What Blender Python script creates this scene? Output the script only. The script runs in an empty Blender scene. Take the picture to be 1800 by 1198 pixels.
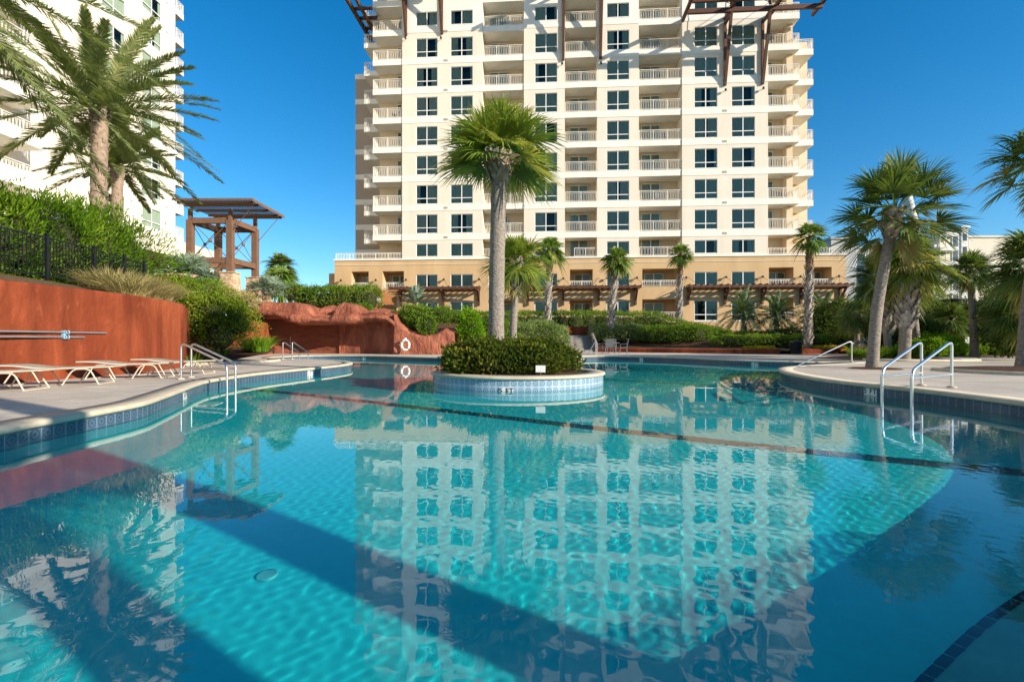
import bpy, math, random
import numpy as np
from mathutils import Vector, Matrix
from mathutils.geometry import delaunay_2d_cdt

random.seed(7)
RNG = np.random.default_rng(11)
S = bpy.context.scene
COL = S.collection
R = math.radians
F_PX, C_Z, Y_H = 900.0, 1.05, 599.5      # focal length in photo pixels, eye height over the water, horizon row


def G(px, py, z=0.21):
    """place on a level plane of height z seen at photo pixel (px, py)"""
    d = (C_Z - z) * F_PX / (py - Y_H)
    return ((px - 900) / F_PX * d, d, z)


def D(px, py, d):
    """point at distance d along the view axis"""
    return ((px - 900) / F_PX * d, d, C_Z + (Y_H - py) / F_PX * d)


# ------------------------------------------------------------------ materials
def new_mat(name):
    m = bpy.data.materials.new(name)
    m.use_nodes = True
    return m, m.node_tree, m.node_tree.nodes['Principled BSDF']


def ramp(nt, fac, stops):
    r = nt.nodes.new('ShaderNodeValToRGB')
    el = r.color_ramp.elements
    while len(el) < len(stops):
        el.new(0.5)
    for e, (p, c) in zip(el, stops):
        e.position = p
        e.color = (*c, 1)
    nt.links.new(fac, r.inputs[0])
    return r.outputs[0]


def noise(nt, scale, detail=6, rough=.55, vec=None, dist=0):
    n = nt.nodes.new('ShaderNodeTexNoise')
    n.inputs['Scale'].default_value = scale
    n.inputs['Detail'].default_value = detail
    n.inputs['Roughness'].default_value = rough
    n.inputs['Distortion'].default_value = dist
    if vec is not None:
        nt.links.new(vec, n.inputs['Vector'])
    return n.outputs['Fac']


def coords(nt, scale=(1, 1, 1), kind='Object'):
    t = nt.nodes.new('ShaderNodeTexCoord')
    mp = nt.nodes.new('ShaderNodeMapping')
    mp.inputs['Scale'].default_value = scale
    nt.links.new(t.outputs[kind], mp.inputs['Vector'])
    return mp.outputs[0]


def bump(nt, b, h, strength=.3, dist=.02):
    n = nt.nodes.new('ShaderNodeBump')
    n.inputs['Strength'].default_value = strength
    n.inputs['Distance'].default_value = dist
    nt.links.new(h, n.inputs['Height'])
    nt.links.new(n.outputs[0], b.inputs['Normal'])


def mixc(nt, fac, a, b, mode='MIX'):
    n = nt.nodes.new('ShaderNodeMix')
    n.data_type = 'RGBA'
    n.blend_type = mode
    for sock, v in ((0, fac), (6, a), (7, b)):
        if isinstance(v, (int, float)):
            n.inputs[sock].default_value = v
        elif isinstance(v, tuple):
            n.inputs[sock].default_value = (*v, 1)
        else:
            nt.links.new(v, n.inputs[sock])
    return n.outputs[2]


def M(name, c1, c2=None, scale=3, rough=.8, bs=0, bscale=40, stretch=(1, 1, 1), metal=0, spec=.3, detail=6, lo=.3, hi=.7, bd=.02):
    m, nt, b = new_mat(name)
    b.inputs['Roughness'].default_value = rough
    b.inputs['Metallic'].default_value = metal
    b.inputs['Specular IOR Level'].default_value = spec
    v = coords(nt, stretch)
    if c2 is None:
        c2 = tuple(x * .82 for x in c1)
    nt.links.new(ramp(nt, noise(nt, scale, detail, vec=v), [(lo, c2), (hi, c1)]), b.inputs['Base Color'])
    if bs:
        bump(nt, b, noise(nt, bscale, 5, vec=v), bs, bd)
    return m


def leafmat(name, stops, trans=.35, gloss=.08, rough=.5):
    gloss = gloss * .45 if 'leaf_' in name + '_' and name.startswith(('sabal', 'fan', 'date', 'pindo', 'blue')) else 0
    stops = [(p, tuple(min(.8, x * 1.22) for x in c)) for p, c in stops]
    m, nt, b = new_mat(name)
    nt.nodes.remove(b)
    out = nt.nodes['Material Output']
    a = nt.nodes.new('ShaderNodeAttribute')
    a.attribute_name = 'tint'
    c = ramp(nt, a.outputs['Fac'], stops)
    d = nt.nodes.new('ShaderNodeBsdfDiffuse')
    t = nt.nodes.new('ShaderNodeBsdfTranslucent')
    g = nt.nodes.new('ShaderNodeBsdfGlossy')
    g.inputs['Roughness'].default_value = rough
    nt.links.new(c, d.inputs[0])
    nt.links.new(mixc(nt, .5, c, (.30, .38, .03)), t.inputs[0])
    m1 = nt.nodes.new('ShaderNodeMixShader')
    m1.inputs[0].default_value = trans
    nt.links.new(d.outputs[0], m1.inputs[1])
    nt.links.new(t.outputs[0], m1.inputs[2])
    m2 = nt.nodes.new('ShaderNodeMixShader')
    m2.inputs[0].default_value = gloss
    nt.links.new(m1.outputs[0], m2.inputs[1])
    nt.links.new(g.outputs[0], m2.inputs[2])
    nt.links.new(m2.outputs[0], out.inputs[0])
    return m


MT = {}
MT['wall'] = M('tower_stucco', (.75, .685, .575), (.68, .615, .505), .9, .9, .12, 30, stretch=(1, 1, .14))
MT['white'] = M('white_stucco', (.82, .79, .71), (.72, .69, .615), .9, .85, .08, 30, stretch=(1, 1, .3))
MT['recess'] = M('recess_stucco', (.68, .55, .39), (.62, .50, .34), .4, .9)
MT['podium'] = M('podium_stucco', (.60, .42, .23), (.50, .34, .18), .7, .9, .15, 25, stretch=(1, 1, .25))
MT['greywall'] = M('taupe_stucco', (.40, .33, .26), (.36, .29, .23), .3, .9)
MT['rail'] = M('rail_paint', (.80, .75, .66), (.74, .69, .6), 2, .5)
MT['frame'] = M('window_frame_paint', (.78, .78, .75), (.7, .7, .68), 3, .45)
MT['curtain'] = M('curtain_cloth', (.64, .68, .57), (.46, .50, .42), 2, .9, stretch=(6, 6, .3))
MT['curtain2'] = M('pale_curtain_cloth', (.74, .71, .60), (.58, .55, .47), 2, .9, stretch=(6, 6, .3))
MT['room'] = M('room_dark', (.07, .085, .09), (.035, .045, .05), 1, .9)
MT['brown'] = M('brown_timber', (.115, .052, .028), (.075, .034, .02), 6, .6, .3, 30, stretch=(1, 1, 1))
MT['steelbrown'] = M('brown_painted_steel', (.19, .105, .066), (.145, .08, .05), 3, .5)
MT['roofmetal'] = M('brown_sheet_metal', (.18, .115, .075), (.12, .075, .05), 2, .75, spec=.1)
MT['stone'] = None
MT['coping'] = M('coping_stone', (.58, .505, .375), (.45, .39, .295), 4, .75, .4, 60, bd=.01)
MT['mulch'] = M('mulch', (.13, .062, .03), (.05, .024, .013), 22, .95, 1, 40, bd=.05)
MT['soilgrass'] = M('bank_soil', (.16, .10, .05), (.09, .06, .03), 9, .95, .8, 30, bd=.05)
MT['redstucco'] = None
MT['steel'] = M('polished_steel', (.84, .84, .83), (.74, .75, .75), 4, .27, metal=1)
MT['blackmetal'] = M('black_iron', (.010, .013, .017), (.007, .009, .012), 4, .45)
MT['lounger'] = M('cream_tubing', (.62, .54, .42), (.55, .48, .37), 3, .4)
MT['sling'] = M('sling_mesh', (.42, .37, .29), (.33, .29, .23), 60, .8, .3, 300)
MT['alu'] = M('grey_tubing', (.19, .20, .215), (.15, .16, .17), 4, .5)
MT['greysling'] = M('grey_sling', (.10, .11, .125), (.07, .08, .09), 50, .85)
MT['whiteplastic'] = M('white_plastic', (.82, .82, .80), (.72, .72, .7), 5, .5)
MT['blueclip'] = M('blue_bracket', (.25, .45, .60), (.2, .36, .5), 5, .5)
MT['orangewood'] = M('cedar_boards', (.50, .23, .085), (.33, .14, .05), 5, .7, .3, 20, stretch=(9, 9, .6))
MT['concrete'] = M('concrete', (.30, .28, .25), (.20, .19, .17), 4, .9, .2, 40)
MT['asphaltdark'] = M('dark_opening', (.03, .03, .032), (.02, .02, .022), 3, .8)
MT['farwhite'] = M('far_white_wall', (.66, .66, .62), (.58, .58, .55), .1, .9)
MT['fargrey'] = M('far_grey_wall', (.44, .45, .45), (.38, .39, .4), .1, .9)
MT['farbeige'] = M('far_beige_wall', (.66, .61, .52), (.60, .55, .46), .1, .9)
MT['farglass'] = M('far_glass', (.05, .08, .11), (.03, .05, .07), .5, .2)
MT['black'] = M('black_lettering', (.012, .012, .013), (.01, .01, .01), 5, .5)
MT['lampdark'] = M('bronze_lamp', (.035, .025, .02), (.02, .016, .013), 5, .5)
MT['vent'] = M('grey_vent', (.42, .38, .3), (.3, .27, .22), 20, .7)


def mk_red(name, vertical, c_hi=(.30, .072, .027), c_lo=(.16, .032, .012)):
    m, nt, b = new_mat(name)
    b.inputs['Roughness'].default_value = .85 if vertical else .62
    b.inputs['Specular IOR Level'].default_value = .2 if vertical else .4
    v = coords(nt, (1, 1, .3) if vertical else (1, 1, .55))
    a = ramp(nt, noise(nt, .9, 8, .6, v, .6), [(.38, c_lo), (.5, tuple((x + y) / 2 for x, y in zip(c_hi, c_lo))), (.61, c_hi)])
    v2 = coords(nt, (1, 1, .5))
    pale = ramp(nt, noise(nt, 3.2, 9, .65, v2, 1.2), [(.58, (0, 0, 0)), (.75, (1, 1, 1))])
    f = nt.nodes.new('ShaderNodeMath')
    f.operation = 'MULTIPLY'
    f.inputs[1].default_value = .4
    nt.links.new(pale, f.inputs[0])
    base = mixc(nt, f.outputs[0], a, (.46, .15, .065) if vertical else (.52, .24, .15))
    if vertical:
        low = noise(nt, 1.5, 6, .6, coords(nt, (1.5, 1.5, .12)))
        base = mixc(nt, 1, base, ramp(nt, low, [(.35, (.72, .70, .68)), (.6, (1.08, 1.06, 1.05))]), 'MULTIPLY')
        nt.links.new(base, b.inputs['Base Color'])
        bump(nt, b, noise(nt, 7, 9, .6, coords(nt)), .5, .06)
    else:
        vo = nt.nodes.new('ShaderNodeTexVoronoi')
        vo.feature = 'DISTANCE_TO_EDGE'
        vo.inputs['Scale'].default_value = .8
        wp = nt.nodes.new('ShaderNodeVectorMath')
        wp.operation = 'ADD'
        nz = nt.nodes.new('ShaderNodeTexNoise')
        nz.inputs['Scale'].default_value = 1.4
        nz.inputs['Detail'].default_value = 5
        nt.links.new(coords(nt, (1, 1, .7)), nz.inputs['Vector'])
        nt.links.new(coords(nt, (1, 1, .7)), wp.inputs[0])
        nt.links.new(nz.outputs['Color'], wp.inputs[1])
        nt.links.new(wp.outputs[0], vo.inputs['Vector'])
        crack = ramp(nt, vo.outputs['Distance'], [(0, (0, 0, 0)), (.035, (1, 1, 1))])
        nt.links.new(mixc(nt, 1, base, ramp(nt, vo.outputs['Distance'], [(0, (.80, .77, .75)), (.03, (1, 1, 1))]), 'MULTIPLY'), b.inputs['Base Color'])
        mp_ = nt.nodes.new('ShaderNodeMath')
        mp_.operation = 'MULTIPLY_ADD'
        mp_.inputs[1].default_value = .10
        nt.links.new(crack, mp_.inputs[0])
        nt.links.new(noise(nt, 2.6, 10, .66, coords(nt, (1.3, 1.3, .6))), mp_.inputs[2])
        bump(nt, b, mp_.outputs[0], .9, .22)
    return m


MT['redstucco'] = mk_red('red_stucco', True)
MT['redrock'] = mk_red('red_rockwork', False, (.40, .130, .068), (.20, .054, .028))


def mk_strata():
    m, nt, b = new_mat('layered_rock')
    b.inputs['Roughness'].default_value = .85
    v = coords(nt, (.6, .6, 9))
    n = noise(nt, 2, 6, .6, v, .8)
    nt.links.new(ramp(nt, n, [(.3, (.14, .035, .018)), (.7, (.34, .10, .05))]), b.inputs['Base Color'])
    bump(nt, b, n, 1, .12)
    return m


MT['strata'] = mk_strata()


def mk_stone():
    m, nt, b = new_mat('stacked_stone')
    b.inputs['Roughness'].default_value = .85
    v = coords(nt, (1, 1, 2.2))
    vo = nt.nodes.new('ShaderNodeTexVoronoi')
    vo.inputs['Scale'].default_value = 5
    nt.links.new(v, vo.inputs['Vector'])
    nt.links.new(ramp(nt, vo.outputs['Color'], [(.1, (.30, .20, .12)), (.5, (.48, .34, .21)), (.9, (.60, .47, .32))]), b.inputs['Base Color'])
    bump(nt, b, vo.outputs['Distance'], .7, .04)
    return m


MT['stone'] = mk_stone()


def mk_glass():
    m, nt, b = new_mat('window_glass')
    nt.nodes.remove(b)
    out = nt.nodes['Material Output']
    t = nt.nodes.new('ShaderNodeBsdfTransparent')
    t.inputs[0].default_value = (.72, .80, .76, 1)
    g = nt.nodes.new('ShaderNodeBsdfGlossy')
    g.inputs['Roughness'].default_value = .02
    g.inputs[0].default_value = (.62, .76, .68, 1)
    bm = nt.nodes.new('ShaderNodeBump')
    bm.inputs['Strength'].default_value = .05
    bm.inputs['Distance'].default_value = .05
    nt.links.new(noise(nt, .8, 2, vec=coords(nt)), bm.inputs['Height'])
    nt.links.new(bm.outputs[0], g.inputs['Normal'])
    fr = nt.nodes.new('ShaderNodeFresnel')
    fr.inputs[0].default_value = 1.5
    mx = nt.nodes.new('ShaderNodeMixShader')
    nt.links.new(fr.outputs[0], mx.inputs[0])
    nt.links.new(t.outputs[0], mx.inputs[1])
    nt.links.new(g.outputs[0], mx.inputs[2])
    nt.links.new(mx.outputs[0], out.inputs[0])
    return m


MT['glass'] = mk_glass()


def mk_deck():
    m, nt, b = new_mat('deck_pavers')
    b.inputs['Roughness'].default_value = .85
    b.inputs['Specular IOR Level'].default_value = .2
    v = coords(nt)
    br = nt.nodes.new('ShaderNodeTexBrick')
    br.inputs['Scale'].default_value = 1
    br.inputs['Brick Width'].default_value = .62
    br.inputs['Row Height'].default_value = .31
    br.inputs['Mortar Size'].default_value = .006
    br.inputs['Color1'].default_value = (.59, .535, .455, 1)
    br.inputs['Color2'].default_value = (.515, .46, .39, 1)
    br.inputs['Mortar'].default_value = (.33, .28, .235, 1)
    mp = nt.nodes.new('ShaderNodeMapping')
    mp.inputs['Rotation'].default_value = (0, 0, R(12))
    nt.links.new(v, mp.inputs['Vector'])
    nt.links.new(mp.outputs[0], br.inputs['Vector'])
    st = ramp(nt, noise(nt, .7, 8, .65, v), [(.3, (.74, .73, .72)), (.7, (1.08, 1.06, 1.04))])
    st2 = ramp(nt, noise(nt, 30, 5, .6, v), [(.3, (.88, .88, .88)), (.7, (1.1, 1.1, 1.1))])
    c = mixc(nt, 1, br.outputs['Color'], st, 'MULTIPLY')
    nt.links.new(mixc(nt, 1, c, st2, 'MULTIPLY'), b.inputs['Base Color'])
    bump(nt, b, br.outputs['Fac'], -.3, .01)
    return m


MT['deck'] = mk_deck()


def mk_tile(name, dark, mid, grout, plaster=None):
    """patterned six inch tiles along the UV map (one unit = one tile): octagon ring with a diamond"""
    m, nt, b = new_mat(name)
    b.inputs['Roughness'].default_value = .18
    b.inputs['Specular IOR Level'].default_value = .5
    uv = nt.nodes.new('ShaderNodeUVMap')
    uv.uv_map = 'UVMap'
    sep = nt.nodes.new('ShaderNodeSeparateXYZ')
    nt.links.new(uv.outputs[0], sep.inputs[0])

    def math_(op, a, b_=None):
        n = nt.nodes.new('ShaderNodeMath')
        n.operation = op
        for i, v in enumerate((a, b_)):
            if v is None:
                continue
            if isinstance(v, (int, float)):
                n.inputs[i].default_value = v
            else:
                nt.links.new(v, n.inputs[i])
        return n.outputs[0]
    fx = math_('ABSOLUTE', math_('SUBTRACT', math_('FRACT', sep.outputs[0]), .5))
    fy = math_('ABSOLUTE', math_('SUBTRACT', math_('FRACT', sep.outputs[1]), .5))
    mx = math_('MAXIMUM', fx, fy)
    sm = math_('ADD', fx, fy)
    octo = math_('MAXIMUM', mx, math_('MULTIPLY', sm, .72))
    c_oct = ramp(nt, octo, [(.0, mid), (.27, mid), (.29, dark), (.36, dark), (.38, mid)])
    dia = ramp(nt, sm, [(.0, dark), (.10, dark), (.14, mid), (.25, mid), (.28, dark), (.31, dark), (.34, (1, 1, 1))])
    dfac = ramp(nt, sm, [(.31, (1, 1, 1)), (.34, (0, 0, 0))])
    c = mixc(nt, dfac, c_oct, dia)
    var = noise(nt, .37, 2, vec=uv.outputs[0])
    c = mixc(nt, 1, c, ramp(nt, var, [(.3, (.75, .8, .85)), (.7, (1.15, 1.12, 1.1))]), 'MULTIPLY')
    gf = ramp(nt, mx, [(.475, (0, 0, 0)), (.485, (1, 1, 1))])
    nt.links.new(mixc(nt, gf, c, grout), b.inputs['Base Color'])
    bump(nt, b, gf, -.3, .004)
    return m


MT['tile'] = mk_tile('blue_pool_tile', (.024, .052, .10), (.07, .12, .18), (.30, .33, .35))
MT['tile_island'] = mk_tile('island_tile', (.10, .20, .32), (.33, .43, .50), (.58, .62, .62))
MT['bench'] = M('bench_plaster', (.55, .50, .42), (.42, .385, .33), 6, .8)
MT['lane'] = M('lane_tile', (.022, .11, .18), (.016, .085, .145), 9, .3)
MT['trim'] = M('dark_trim_tile', (.012, .022, .055), (.008, .016, .04), 9, .2)
MT['markertile'] = M('white_marker_tile', (.72, .74, .74), (.62, .64, .64), 8, .3)


def mk_plaster():
    m, nt, b = new_mat('pool_plaster')
    b.inputs['Roughness'].default_value = .8
    v = coords(nt)
    c = ramp(nt, noise(nt, .5, 6, .6, v), [(.3, (.12, .70, .73)), (.7, (.16, .79, .81))])
    c2 = ramp(nt, noise(nt, 9, 6, .7, v), [(.3, (.93, .93, .93)), (.7, (1.05, 1.05, 1.05))])
    nt.links.new(mixc(nt, 1, c, c2, 'MULTIPLY'), b.inputs['Base Color'])
    return m


MT['plaster'] = mk_plaster()


def mk_water():
    m, nt, b = new_mat('pool_water')
    b.inputs['Base Color'].default_value = (.09, .83, .88, 1)
    b.inputs['Roughness'].default_value = 0
    b.inputs['IOR'].default_value = 1.333
    b.inputs['Transmission Weight'].default_value = 1
    return m


MT['water'] = mk_water()
MT['ground'] = M('ground_sand_grass', (.13, .15, .06), (.20, .18, .11), .15, .95, .3, 4)

MT['sabal'] = leafmat('sabal_leaf', [(0, (.07, .13, .018)), (.55, (.17, .245, .026)), (.85, (.30, .34, .045)), (1, (.48, .38, .10))], .38, .07)
MT['sabaldark'] = leafmat('sabal_leaf_dark', [(0, (.035, .075, .018)), (.6, (.08, .135, .024)), (.9, (.14, .18, .035)), (1, (.25, .2, .06))], .25, .08)
MT['wash'] = leafmat('fan_leaf', [(0, (.05, .105, .016)), (.6, (.11, .19, .025)), (.9, (.19, .26, .04)), (1, (.3, .25, .08))], .3, .08)
MT['date'] = leafmat('date_leaf', [(0, (.085, .12, .042)), (.6, (.175, .215, .075)), (.85, (.29, .305, .115)), (1, (.42, .33, .11))], .32, .10)
MT['pindo'] = leafmat('pindo_leaf', [(0, (.045, .075, .035)), (.6, (.08, .13, .055)), (1, (.15, .20, .09))], .25, .08)
MT['bluepalm'] = leafmat('blue_palmetto', [(0, (.12, .18, .13)), (.6, (.20, .27, .20)), (1, (.30, .35, .25))], .25, .08)
MT['oleander'] = leafmat('oleander_leaf', [(0, (.030, .078, .008)), (.6, (.085, .17, .011)), (1, (.20, .285, .025))], .35, .06)
MT['hedge'] = leafmat('hedge_leaf', [(0, (.055, .11, .014)), (.6, (.115, .20, .024)), (1, (.22, .29, .045))], .3, .06)
MT['hedgebright'] = leafmat('bright_leaf', [(0, (.07, .17, .01)), (.6, (.14, .29, .015)), (1, (.24, .38, .03))], .4, .05)
MT['variegated'] = leafmat('variegated_leaf', [(0, (.08, .14, .04)), (.6, (.17, .24, .075)), (1, (.33, .37, .16))], .3, .06)
MT['islandbush'] = leafmat('hawthorn_leaf', [(0, (.014, .032, .007)), (.5, (.050, .073, .012)), (.8, (.13, .135, .022)), (.93, (.28, .22, .045)), (1, (.28, .085, .022))], .3, .0, .5)
MT['yellowbush'] = leafmat('yellowish_leaf', [(0, (.06, .10, .012)), (.6, (.13, .19, .02)), (1, (.27, .29, .035))], .35, .06)
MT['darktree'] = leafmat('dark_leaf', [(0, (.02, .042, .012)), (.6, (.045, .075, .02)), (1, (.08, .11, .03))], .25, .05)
MT['lily'] = leafmat('lily_blade', [(0, (.08, .17, .015)), (.6, (.16, .30, .02)), (1, (.28, .40, .05))], .4, .06)
MT['drygrass'] = leafmat('dry_grass', [(0, (.20, .19, .06)), (.5, (.38, .31, .14)), (1, (.55, .45, .26))], .3, .03)
MT['flower'] = leafmat('flower_petals', [(0, (.10, .16, .02)), (.4, (.12, .18, .02)), (.55, (.60, .40, .01)), (.85, (.70, .46, .01)), (1, (.10, .05, .30))], .3, .02)
MT['twig'] = M('twigs', (.05, .045, .02), (.022, .03, .012), 6, .95)
MT['trunk'] = M('palm_trunk', (.36, .31, .26), (.17, .143, .116), 7, .9, 1, 14, stretch=(1.6, 1.6, 3.2), bd=.04)
MT['trunkdate'] = M('date_trunk', (.38, .29, .22), (.20, .145, .105), 8, .9, .8, 30, bd=.03)
MT['boot'] = M('leaf_bases', (.46, .39, .30), (.20, .14, .10), 5, .85, .5, 30)
MT['bootred'] = M('red_leaf_bases', (.26, .13, .075), (.12, .06, .04), 5, .85, .5, 30)
MT['bootpale'] = M('pale_leaf_bases', (.54, .49, .42), (.22, .185, .16), 5, .85, .5, 30)


# ------------------------------------------------------------------ object helpers
def tag(o, label=None, cat=None, group=None, kind=None):
    if label:
        o['label'] = label
    if cat:
        o['category'] = cat
    if group:
        o['group'] = group
    if kind:
        o['kind'] = kind
    return o


def empty(name, loc, label, cat, rz=0, group=None):
    o = bpy.data.objects.new(name, None)
    COL.objects.link(o)
    o.location = loc
    o.rotation_euler = (0, 0, rz)
    o.empty_display_size = .2
    return tag(o, label, cat, group)


def copy_tree(o, parent=None):
    c = o.copy()
    COL.objects.link(c)
    c.parent = parent
    for ch in list(o.children):
        copy_tree(ch, c)
    return c


def np_mesh(name, V, F, mats, parent=None, midx=None, tint=None, smooth=False, uv=None, world=True):
    V = np.asarray(V, float).reshape(-1, 3)
    if parent is not None and world:
        p = parent
        off = np.zeros(3)
        while p is not None:
            off += np.array(p.location)
            p = p.parent
        V = V - off
    me = bpy.data.meshes.new(name)
    me.vertices.add(len(V))
    me.vertices.foreach_set('co', V.ravel())
    if isinstance(F, np.ndarray):
        k = F.shape[1]
        me.loops.add(F.size)
        me.loops.foreach_set('vertex_index', F.astype(np.int32).ravel())
        me.polygons.add(len(F))
        me.polygons.foreach_set('loop_start', np.arange(0, F.size, k, dtype=np.int32))
        nf = len(F)
    else:
        ls = np.array([len(f) for f in F], np.int32)
        fl = np.array([i for f in F for i in f], np.int32)
        me.loops.add(len(fl))
        me.loops.foreach_set('vertex_index', fl)
        me.polygons.add(len(F))
        me.polygons.foreach_set('loop_start', np.concatenate([[0], np.cumsum(ls)[:-1]]).astype(np.int32))
        nf = len(F)
    if not isinstance(mats, (list, tuple)):
        mats = [mats]
    for m in mats:
        me.materials.append(m)
    if midx is not None:
        me.polygons.foreach_set('material_index', np.asarray(midx, np.int32))
    if smooth is not False:
        me.polygons.foreach_set('use_smooth', np.ones(nf, bool) if smooth is True else np.asarray(smooth, bool))
    if uv is not None:
        l = me.uv_layers.new(name='UVMap')
        l.data.foreach_set('uv', np.asarray(uv, float).ravel())
    me.update()
    me.validate()
    if tint is not None:
        a = me.attributes.new('tint', 'FLOAT', 'POINT')
        a.data.foreach_set('value', np.asarray(tint, float))
    o = bpy.data.objects.new(name, me)
    COL.objects.link(o)
    o.parent = parent
    return o


class MB:
    def __init__(self):
        self.v, self.f, self.m, self.s = [], [], [], []

    def add(self, vs, fs, mi=0, smooth=False):
        n = len(self.v)
        self.v += [tuple(v) for v in vs]
        for f in fs:
            self.f.append([n + i for i in f])
            self.m.append(mi)
            self.s.append(smooth)

    def box(self, x0, x1, y0, y1, z0, z1, mi=0):
        self.add([(x0, y0, z0), (x1, y0, z0), (x1, y1, z0), (x0, y1, z0), (x0, y0, z1), (x1, y0, z1), (x1, y1, z1), (x0, y1, z1)],
                 [(3, 2, 1, 0), (4, 5, 6, 7), (0, 1, 5, 4), (1, 2, 6, 5), (2, 3, 7, 6), (3, 0, 4, 7)], mi)

    def bar(self, a, b, w, h=None, mi=0, up=(0, 0, 1)):
        a, b = Vector(a), Vector(b)
        h = h or w
        t = (b - a).normalized()
        u = Vector(up)
        if abs(t.dot(u)) > .98:
            u = Vector((0, 1, 0))
        s = t.cross(u).normalized() * (w / 2)
        u = s.cross(t).normalized() * (h / 2)
        vs = [a - s - u, a + s - u, a + s + u, a - s + u, b - s - u, b + s - u, b + s + u, b - s + u]
        self.add(vs, [(0, 1, 2, 3), (7, 6, 5, 4), (0, 4, 5, 1), (1, 5, 6, 2), (2, 6, 7, 3), (3, 7, 4, 0)], mi)

    def quad(self, a, b, c, d, mi=0):
        self.add([a, b, c, d], [(0, 1, 2, 3)], mi)

    def tube(self, pts, r, n=10, mi=0, cap=True):
        pts = [Vector(p) for p in pts]
        rs = r if isinstance(r, (list, tuple)) else [r] * len(pts)
        vs, fs = [], []
        prev = None
        for i, p in enumerate(pts):
            t = (pts[min(i + 1, len(pts) - 1)] - pts[max(i - 1, 0)]).normalized()
            if prev is None:
                u = t.cross(Vector((0, 0, 1)))
                if u.length < .05:
                    u = t.cross(Vector((1, 0, 0)))
            else:
                u = prev - t * prev.dot(t)
            u.normalize()
            prev = u
            w = t.cross(u)
            for k in range(n):
                a = 2 * math.pi * k / n
                vs.append(p + (u * math.cos(a) + w * math.sin(a)) * rs[i])
        for i in range(len(pts) - 1):
            for k in range(n):
                k2 = (k + 1) % n
                fs.append((i * n + k, i * n + k2, (i + 1) * n + k2, (i + 1) * n + k))
        self.add(vs, fs, mi, True)
        if cap:
            b = len(vs) - n
            self.add(vs[:n], [tuple(range(n - 1, -1, -1))], mi)
            self.add(vs[b:], [tuple(range(n))], mi)

    def lathe(self, c, prof, n=32, mi=0, smooth=True, a0=0, a1=2 * math.pi):
        vs, fs = [], []
        full = abs(a1 - a0 - 2 * math.pi) < 1e-6
        m = n if full else n + 1
        for r, z in prof:
            for k in range(m):
                a = a0 + (a1 - a0) * k / n
                vs.append((c[0] + r * math.cos(a), c[1] + r * math.sin(a), c[2] + z))
        for i in range(len(prof) - 1):
            for k in range(n):
                k2 = (k + 1) % m
                fs.append((i * m + k, i * m + k2, (i + 1) * m + k2, (i + 1) * m + k))
        self.add(vs, fs, mi, smooth)

    def build(self, name, mats, parent=None, world=False):
        o = np_mesh(name, self.v, self.f, mats, parent, self.m, None, self.s, None, world)
        return o


def smooth_path(pts, n=6, closed=False):
    """Catmull-Rom through the points"""
    P = [np.array(p, float) for p in pts]
    out = []
    L = len(P)
    for i in range(L if closed else L - 1):
        if closed:
            a, b, c, d = P[(i - 1) % L], P[i], P[(i + 1) % L], P[(i + 2) % L]
        else:
            a, b, c, d = P[max(i - 1, 0)], P[i], P[i + 1], P[min(i + 2, L - 1)]
        for k in range(n):
            t = k / n
            out.append(.5 * ((2 * b) + (c - a) * t + (2 * a - 5 * b + 4 * c - d) * t * t + (3 * b - a - 3 * c + d) * t ** 3))
    if not closed:
        out.append(P[-1])
    return [tuple(p) for p in out]


def fillet(pts, r, n=6):
    """round the corners of a 3D polyline"""
    P = [Vector(p) for p in pts]
    out = [P[0]]
    for i in range(1, len(P) - 1):
        a, b, c = P[i - 1], P[i], P[i + 1]
        u, v = (a - b), (c - b)
        k = min(r, u.length * .45, v.length * .45)
        s, e = b + u.normalized() * k, b + v.normalized() * k
        for j in range(n + 1):
            t = j / n
            out.append(s * (1 - t) ** 2 + b * 2 * t * (1 - t) + e * t * t)
    out.append(P[-1])
    return out


def inside(poly, X, Y):
    poly = np.asarray(poly)[:, :2]
    r = np.zeros(X.shape, bool)
    j = len(poly) - 1
    for i in range(len(poly)):
        xi, yi = poly[i]
        xj, yj = poly[j]
        c = ((yi > Y) != (yj > Y)) & (X < (xj - xi) * (Y - yi) / (yj - yi + 1e-12) + xi)
        r ^= c
        j = i
    return r


def offset_poly(poly, d):
    """outward offset of a counter-clockwise closed polyline"""
    P = np.asarray(poly, float)[:, :2]
    t = np.roll(P, -1, 0) - np.roll(P, 1, 0)
    t /= np.linalg.norm(t, axis=1)[:, None] + 1e-9
    return P + np.stack([t[:, 1], -t[:, 0]], 1) * d


def sheet(name, outer, holes, z, mat, zf=None):
    """flat sheet with holes by constrained triangulation"""
    pts, edges = [], []
    for ring in [outer] + holes:
        n = len(pts)
        pts += [Vector((p[0], p[1])) for p in ring]
        edges += [(n + i, n + (i + 1) % len(ring)) for i in range(len(ring))]
    v, e, f, *_ = delaunay_2d_cdt(pts, edges, [], 0, 1e-5)
    V = np.array([(p.x, p.y, z if zf is None else zf(p.x, p.y)) for p in v])
    keep = []
    for t in f:
        c = V[list(t)].mean(0)
        cx, cy = np.array([c[0]]), np.array([c[1]])
        if not inside(outer, cx, cy)[0]:
            continue
        if any(inside(h, cx, cy)[0] for h in holes):
            continue
        a, b, c2 = V[t[0]], V[t[1]], V[t[2]]
        if np.cross(b - a, c2 - a)[2] < 0:
            t = t[::-1]
        keep.append(list(t))
    return np_mesh(name, V, keep, mat)
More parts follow.
